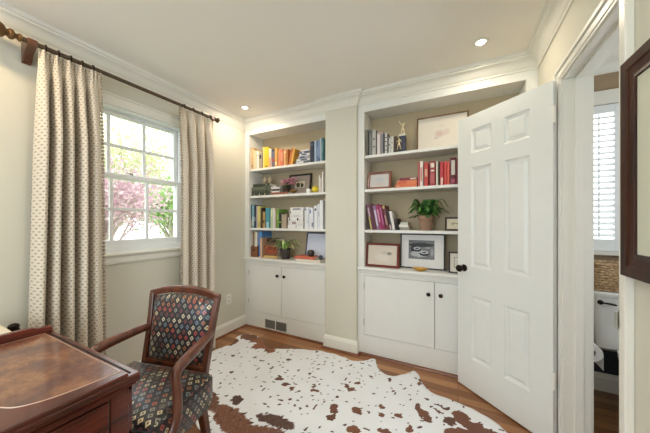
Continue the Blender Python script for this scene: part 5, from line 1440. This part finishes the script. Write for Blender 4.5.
lathe(bm, [(0.014, 0), (0.016, 0.004), (0.016, 0.010), (0.008, 0.014), (0.008, 0.022), (0, 0.022)], 14, Matrix.Translation((-0.205, -0.0802, 0.71)) @ Matrix.Rotation(PI / 2, 4, 'X'))
tube(bm, spline([(-0.205, -0.098, 0.71), (-0.17, -0.102, 0.708), (-0.13, -0.100, 0.702)], 5), [0.006] * 5 + [0.007] * 5 + [0.005], 8)
mk('flush_lever', bm, BRONZE, t, smooth=True)
def ell(a, b, n=28): return [(a * math.cos(2 * PI * k / n), b * math.sin(2 * PI * k / n)) for k in range(n)]
bm = B(); loft(bm, [(ell(0.11, 0.22), 0.02, -0.22, 0.001), (ell(0.10, 0.20), 0.02, -0.21, 0.15), (ell(0.15, 0.24), 0.02, -0.25, 0.30), (ell(0.185, 0.265), 0.02, -0.27, 0.38)]); mk('bowl', bm, CERAM, t, smooth=True)
bm = B(); loft(bm, [(ell(0.187, 0.27), 0.02, -0.27, 0.3805), (ell(0.19, 0.272), 0.02, -0.27, 0.395), (ell(0.188, 0.27), 0.02, -0.27, 0.418), (ell(0.16, 0.24), 0.02, -0.27, 0.425)]); mk('seat_lid', bm, CERAM, t, smooth=True)

# wicker basket on the tank
t = thing('wicker_basket', 'brown wicker basket on the toilet tank under the bathroom window', 'basket', (1.00, 2.52, 0.7805))
WK = NT('brown wicker')
nz = WK.noise(WK.mapped(WK.coord(), (60, 60, 200)), 1.0, 3.0)
WK.col(WK.ramp(nz, [(0.35, lin((140, 104, 70))), (0.65, lin((226, 196, 154)))])); WK.rough(0.8)
bm = B()
for k in range(10):
    z = 0.010 + k * 0.0175
    wv = []
    P2 = rrect(0.315, 0.165, 0.03, 4); dense = []
    for i in range(len(P2)):
        a, b = Vector(P2[i]), Vector(P2[(i + 1) % len(P2)]); m = max(1, int((b - a).length / 0.011))
        for q in range(m): dense.append(a.lerp(b, q / m))
    for i, p in enumerate(dense):
        nn = p.normalized(); ofs = 0.0045 * (1 if (i // 2 + k) % 2 else -1)
        wv.append((p.x + nn.x * ofs, p.y + nn.y * ofs, z + 0.002 * math.sin(i * 1.3 + k)))
    tube(bm, wv + [wv[0]], 0.0082, 6)
mk('weave', bm, WK.m, t, smooth=True)
bm = B(); P2 = [(x, y, 0.184) for x, y in rrect(0.325, 0.175, 0.034, 5)]; tube(bm, P2 + [P2[0]], 0.0095, 8); mk('rim', bm, WK.m, t, smooth=True)
bm = B(); prism(bm, rrect(0.30, 0.15, 0.03), 0.001, 0.006, 'z'); mk('bottom', bm, WK.m, t)

# toilet paper on a wall holder just inside the door
t = thing('paper_holder', 'dark toilet paper holder on the bathroom wall beside the doorway', 'paper holder', (XR2, 2.12, 0.498))
bm = B()
lathe(bm, [(0.024, 0.0004), (0.024, 0.006), (0.010, 0.010), (0.007, 0.02), (0.007, 0.074), (0.0, 0.076)], 16, Matrix.Translation((0, 0.075, 0.0)) @ Matrix.Rotation(PI / 2, 4, 'Y'))
tube(bm, [(0.074, 0.080, 0), (0.074, -0.062, 0)], 0.0065, 10); sphere(bm, (0.074, -0.064, 0), 0.011, 12, 8)
mk('arm', bm, BRONZE, t, smooth=True)
t = thing('toilet_roll', 'white toilet paper roll hanging on the dark holder', 'toilet paper', (XR2 + 0.074, 2.12, 0.498))
bm = B(); pr = [(0.020, -0.05), (0.052, -0.05), (0.052, 0.05), (0.020, 0.05)]
M = Matrix.Translation((0, 0, -0.013)) @ Matrix.Rotation(PI / 2, 4, 'X')
rings = [[bm.verts.new(M @ Vector((r * math.cos(2 * PI * i / 36), r * math.sin(2 * PI * i / 36), z))) for i in range(36)] for r, z in pr]
for k in range(4):
    a, b = rings[k], rings[(k + 1) % 4]
    for i in range(36): bm.faces.new((a[i], a[(i + 1) % 36], b[(i + 1) % 36], b[i]))
mk('roll', bm, pm('white tissue', (238, 238, 236), 0.9, 0, 0.02, 60), t, smooth=True)
bm = B(); box(bm, 0.0523, 0.0533, -0.049, 0.049, -0.105, -0.012); mk('loose_sheet', bm, pm('white tissue', (238, 238, 236), 0.9, 0, 0.02, 60), t)

# ------------------------------------------------------------------ garden outside the window
s = NT('lawn'); nz = s.noise(s.coord(), 1.2, 6.0, 0.7)
s.col(s.ramp(nz, [(0.3, lin((96, 122, 64))), (0.7, lin((150, 172, 104)))])); s.rough(0.95)
bm = B(); box(bm, -30, XL - 0.2, -18, 26, -0.7, -0.6)
o = mk('lawn', bm, s.m); o['kind'] = 'structure'; o['label'] = 'green lawn outside the window'; o['category'] = 'lawn'
def tree(name, label, loc, height, rx, rz, leafc, nleaf, seed, trunkc=(118, 100, 84), leaf=0.055, nb=34, spread=1.0):
    t = thing(name, label, 'tree', loc, 0, 'trees outside the window'); rnd = random.Random(seed)
    bm = B(); tips = []
    hb = height - rz * 1.1
    tube(bm, spline([(0, 0, 0), (rnd.uniform(-.08, .08), rnd.uniform(-.08, .08), hb * 0.5), (rnd.uniform(-.15, .15), rnd.uniform(-.15, .15), hb)], 6), [0.11 - 0.004 * i for i in range(13)], 8)
    for k in range(nb):
        a = rnd.uniform(0, 2 * PI); el = rnd.uniform(-0.25, 1.0)
        e = Vector((math.cos(a) * rx * math.cos(el * 0.9), math.sin(a) * rx * math.cos(el * 0.9), hb + rz * (0.6 + el)))
        e = Vector((e.x * rnd.uniform(.5, 1), e.y * rnd.uniform(.5, 1), e.z))
        st = Vector((0, 0, hb * rnd.uniform(0.5, 1.0)))
        md_ = st.lerp(e, 0.5) + Vector((rnd.uniform(-.2, .2), rnd.uniform(-.2, .2), rnd.uniform(0, .25)))
        pts = spline([st, md_, e], 5); tube(bm, pts, [max(0.004, 0.026 - 0.0022 * i) for i in range(len(pts))], 5)
        for q in range(5):
            p = pts[-1 - q % 6]; d_ = Vector((rnd.uniform(-1, 1), rnd.uniform(-1, 1), rnd.uniform(-.4, .8))) * 0.4
            tube(bm, [p, p + d_ * 0.5 + Vector((0, 0, .03)), p + d_], [0.006, 0.004, 0.0025], 4); tips += [p, p + d_ * 0.6, p + d_]
    mk('trunk', bm, pm('bark %d' % trunkc[0], trunkc, 0.9, 0, 0.2, 10, 0.3), t, smooth=True)
    bm = B()
    for k in range(nleaf):
        c = rnd.choice(tips) + Vector((rnd.gauss(0, .16), rnd.gauss(0, .16), rnd.gauss(0, .12))) * spread
        n_ = Vector((rnd.uniform(-1, 1), rnd.uniform(-1, 1), rnd.uniform(-.2, 1))).normalized()
        u = n_.orthogonal().normalized(); u.rotate(Matrix.Rotation(rnd.uniform(0, 6.28), 3, n_)); v = n_.cross(u)
        L = leaf * rnd.uniform(0.7, 1.3); W_ = L * 0.5
        f = bm.faces.new([bm.verts.new(c - u * L), bm.verts.new(c + v * W_ - n_ * L * .15), bm.verts.new(c + u * L), bm.verts.new(c - v * W_ - n_ * L * .15)])
        f.material_index = rnd.randrange(len(leafc))
    ms = []
    for c in leafc:
        q = NT('leaf %d %d %d' % c); nz = q.noise(q.coord(), 6.0)
        q.col(q.mix(nz, lin(c), tuple(x * 0.75 for x in lin(c)[:3]) + (1,))); q.rough(0.6)
        tr = q.n('BsdfTranslucent'); tr.inputs[0].default_value = lin(c)
        mx = q.n('MixShader'); mx.inputs[0].default_value = 0.45
        q.l(q.b.outputs[0], mx.inputs[1]); q.l(tr.outputs[0], mx.inputs[2]); q.l(mx.outputs[0], q.t.nodes['Material Output'].inputs['Surface'])
        ms.append(q.m)
    mk('foliage', bm, ms, t)
    return t
YG = [(222, 226, 170), (232, 230, 186), (202, 212, 150)]
YG = [(226, 230, 180), (234, 234, 200), (206, 216, 160)]
PK = [(222, 190, 198), (204, 168, 180), (232, 212, 212)]
GR = [(176, 212, 134), (198, 222, 158), (152, 192, 116)]
tree('japanese_maple', 'pink leaved small tree outside the lower left panes', (-5.4, 2.20, -0.6), 2.45, 0.95, 0.55, PK, 4200, 1, (196, 178, 172), 0.038)
tree('garden_tree', 'bright green shrubby tree outside the lower right panes', (-6.6, 4.30, -0.6), 2.45, 0.9, 0.6, GR, 4200, 2, (196, 186, 170), 0.045)
tree('garden_tree', 'tall pale yellow green tree behind the pink maple outside the window', (-10.0, 4.3, -0.6), 4.6, 2.4, 1.8, YG, 9000, 3, (206, 196, 182), 0.055, 80, 1.8)
tree('garden_tree', 'tall thinly leaved tree further left outside the window', (-9.0, -1.0, -0.6), 5.2, 2.0, 1.9, YG, 3000, 4, (206, 196, 182), 0.06, 50, 1.8)
tree('garden_tree', 'tall yellow green tree at the far right outside the window', (-10.5, 9.4, -0.6), 5.4, 2.0, 1.9, YG, 3000, 6, (206, 196, 182), 0.06, 50, 1.8)
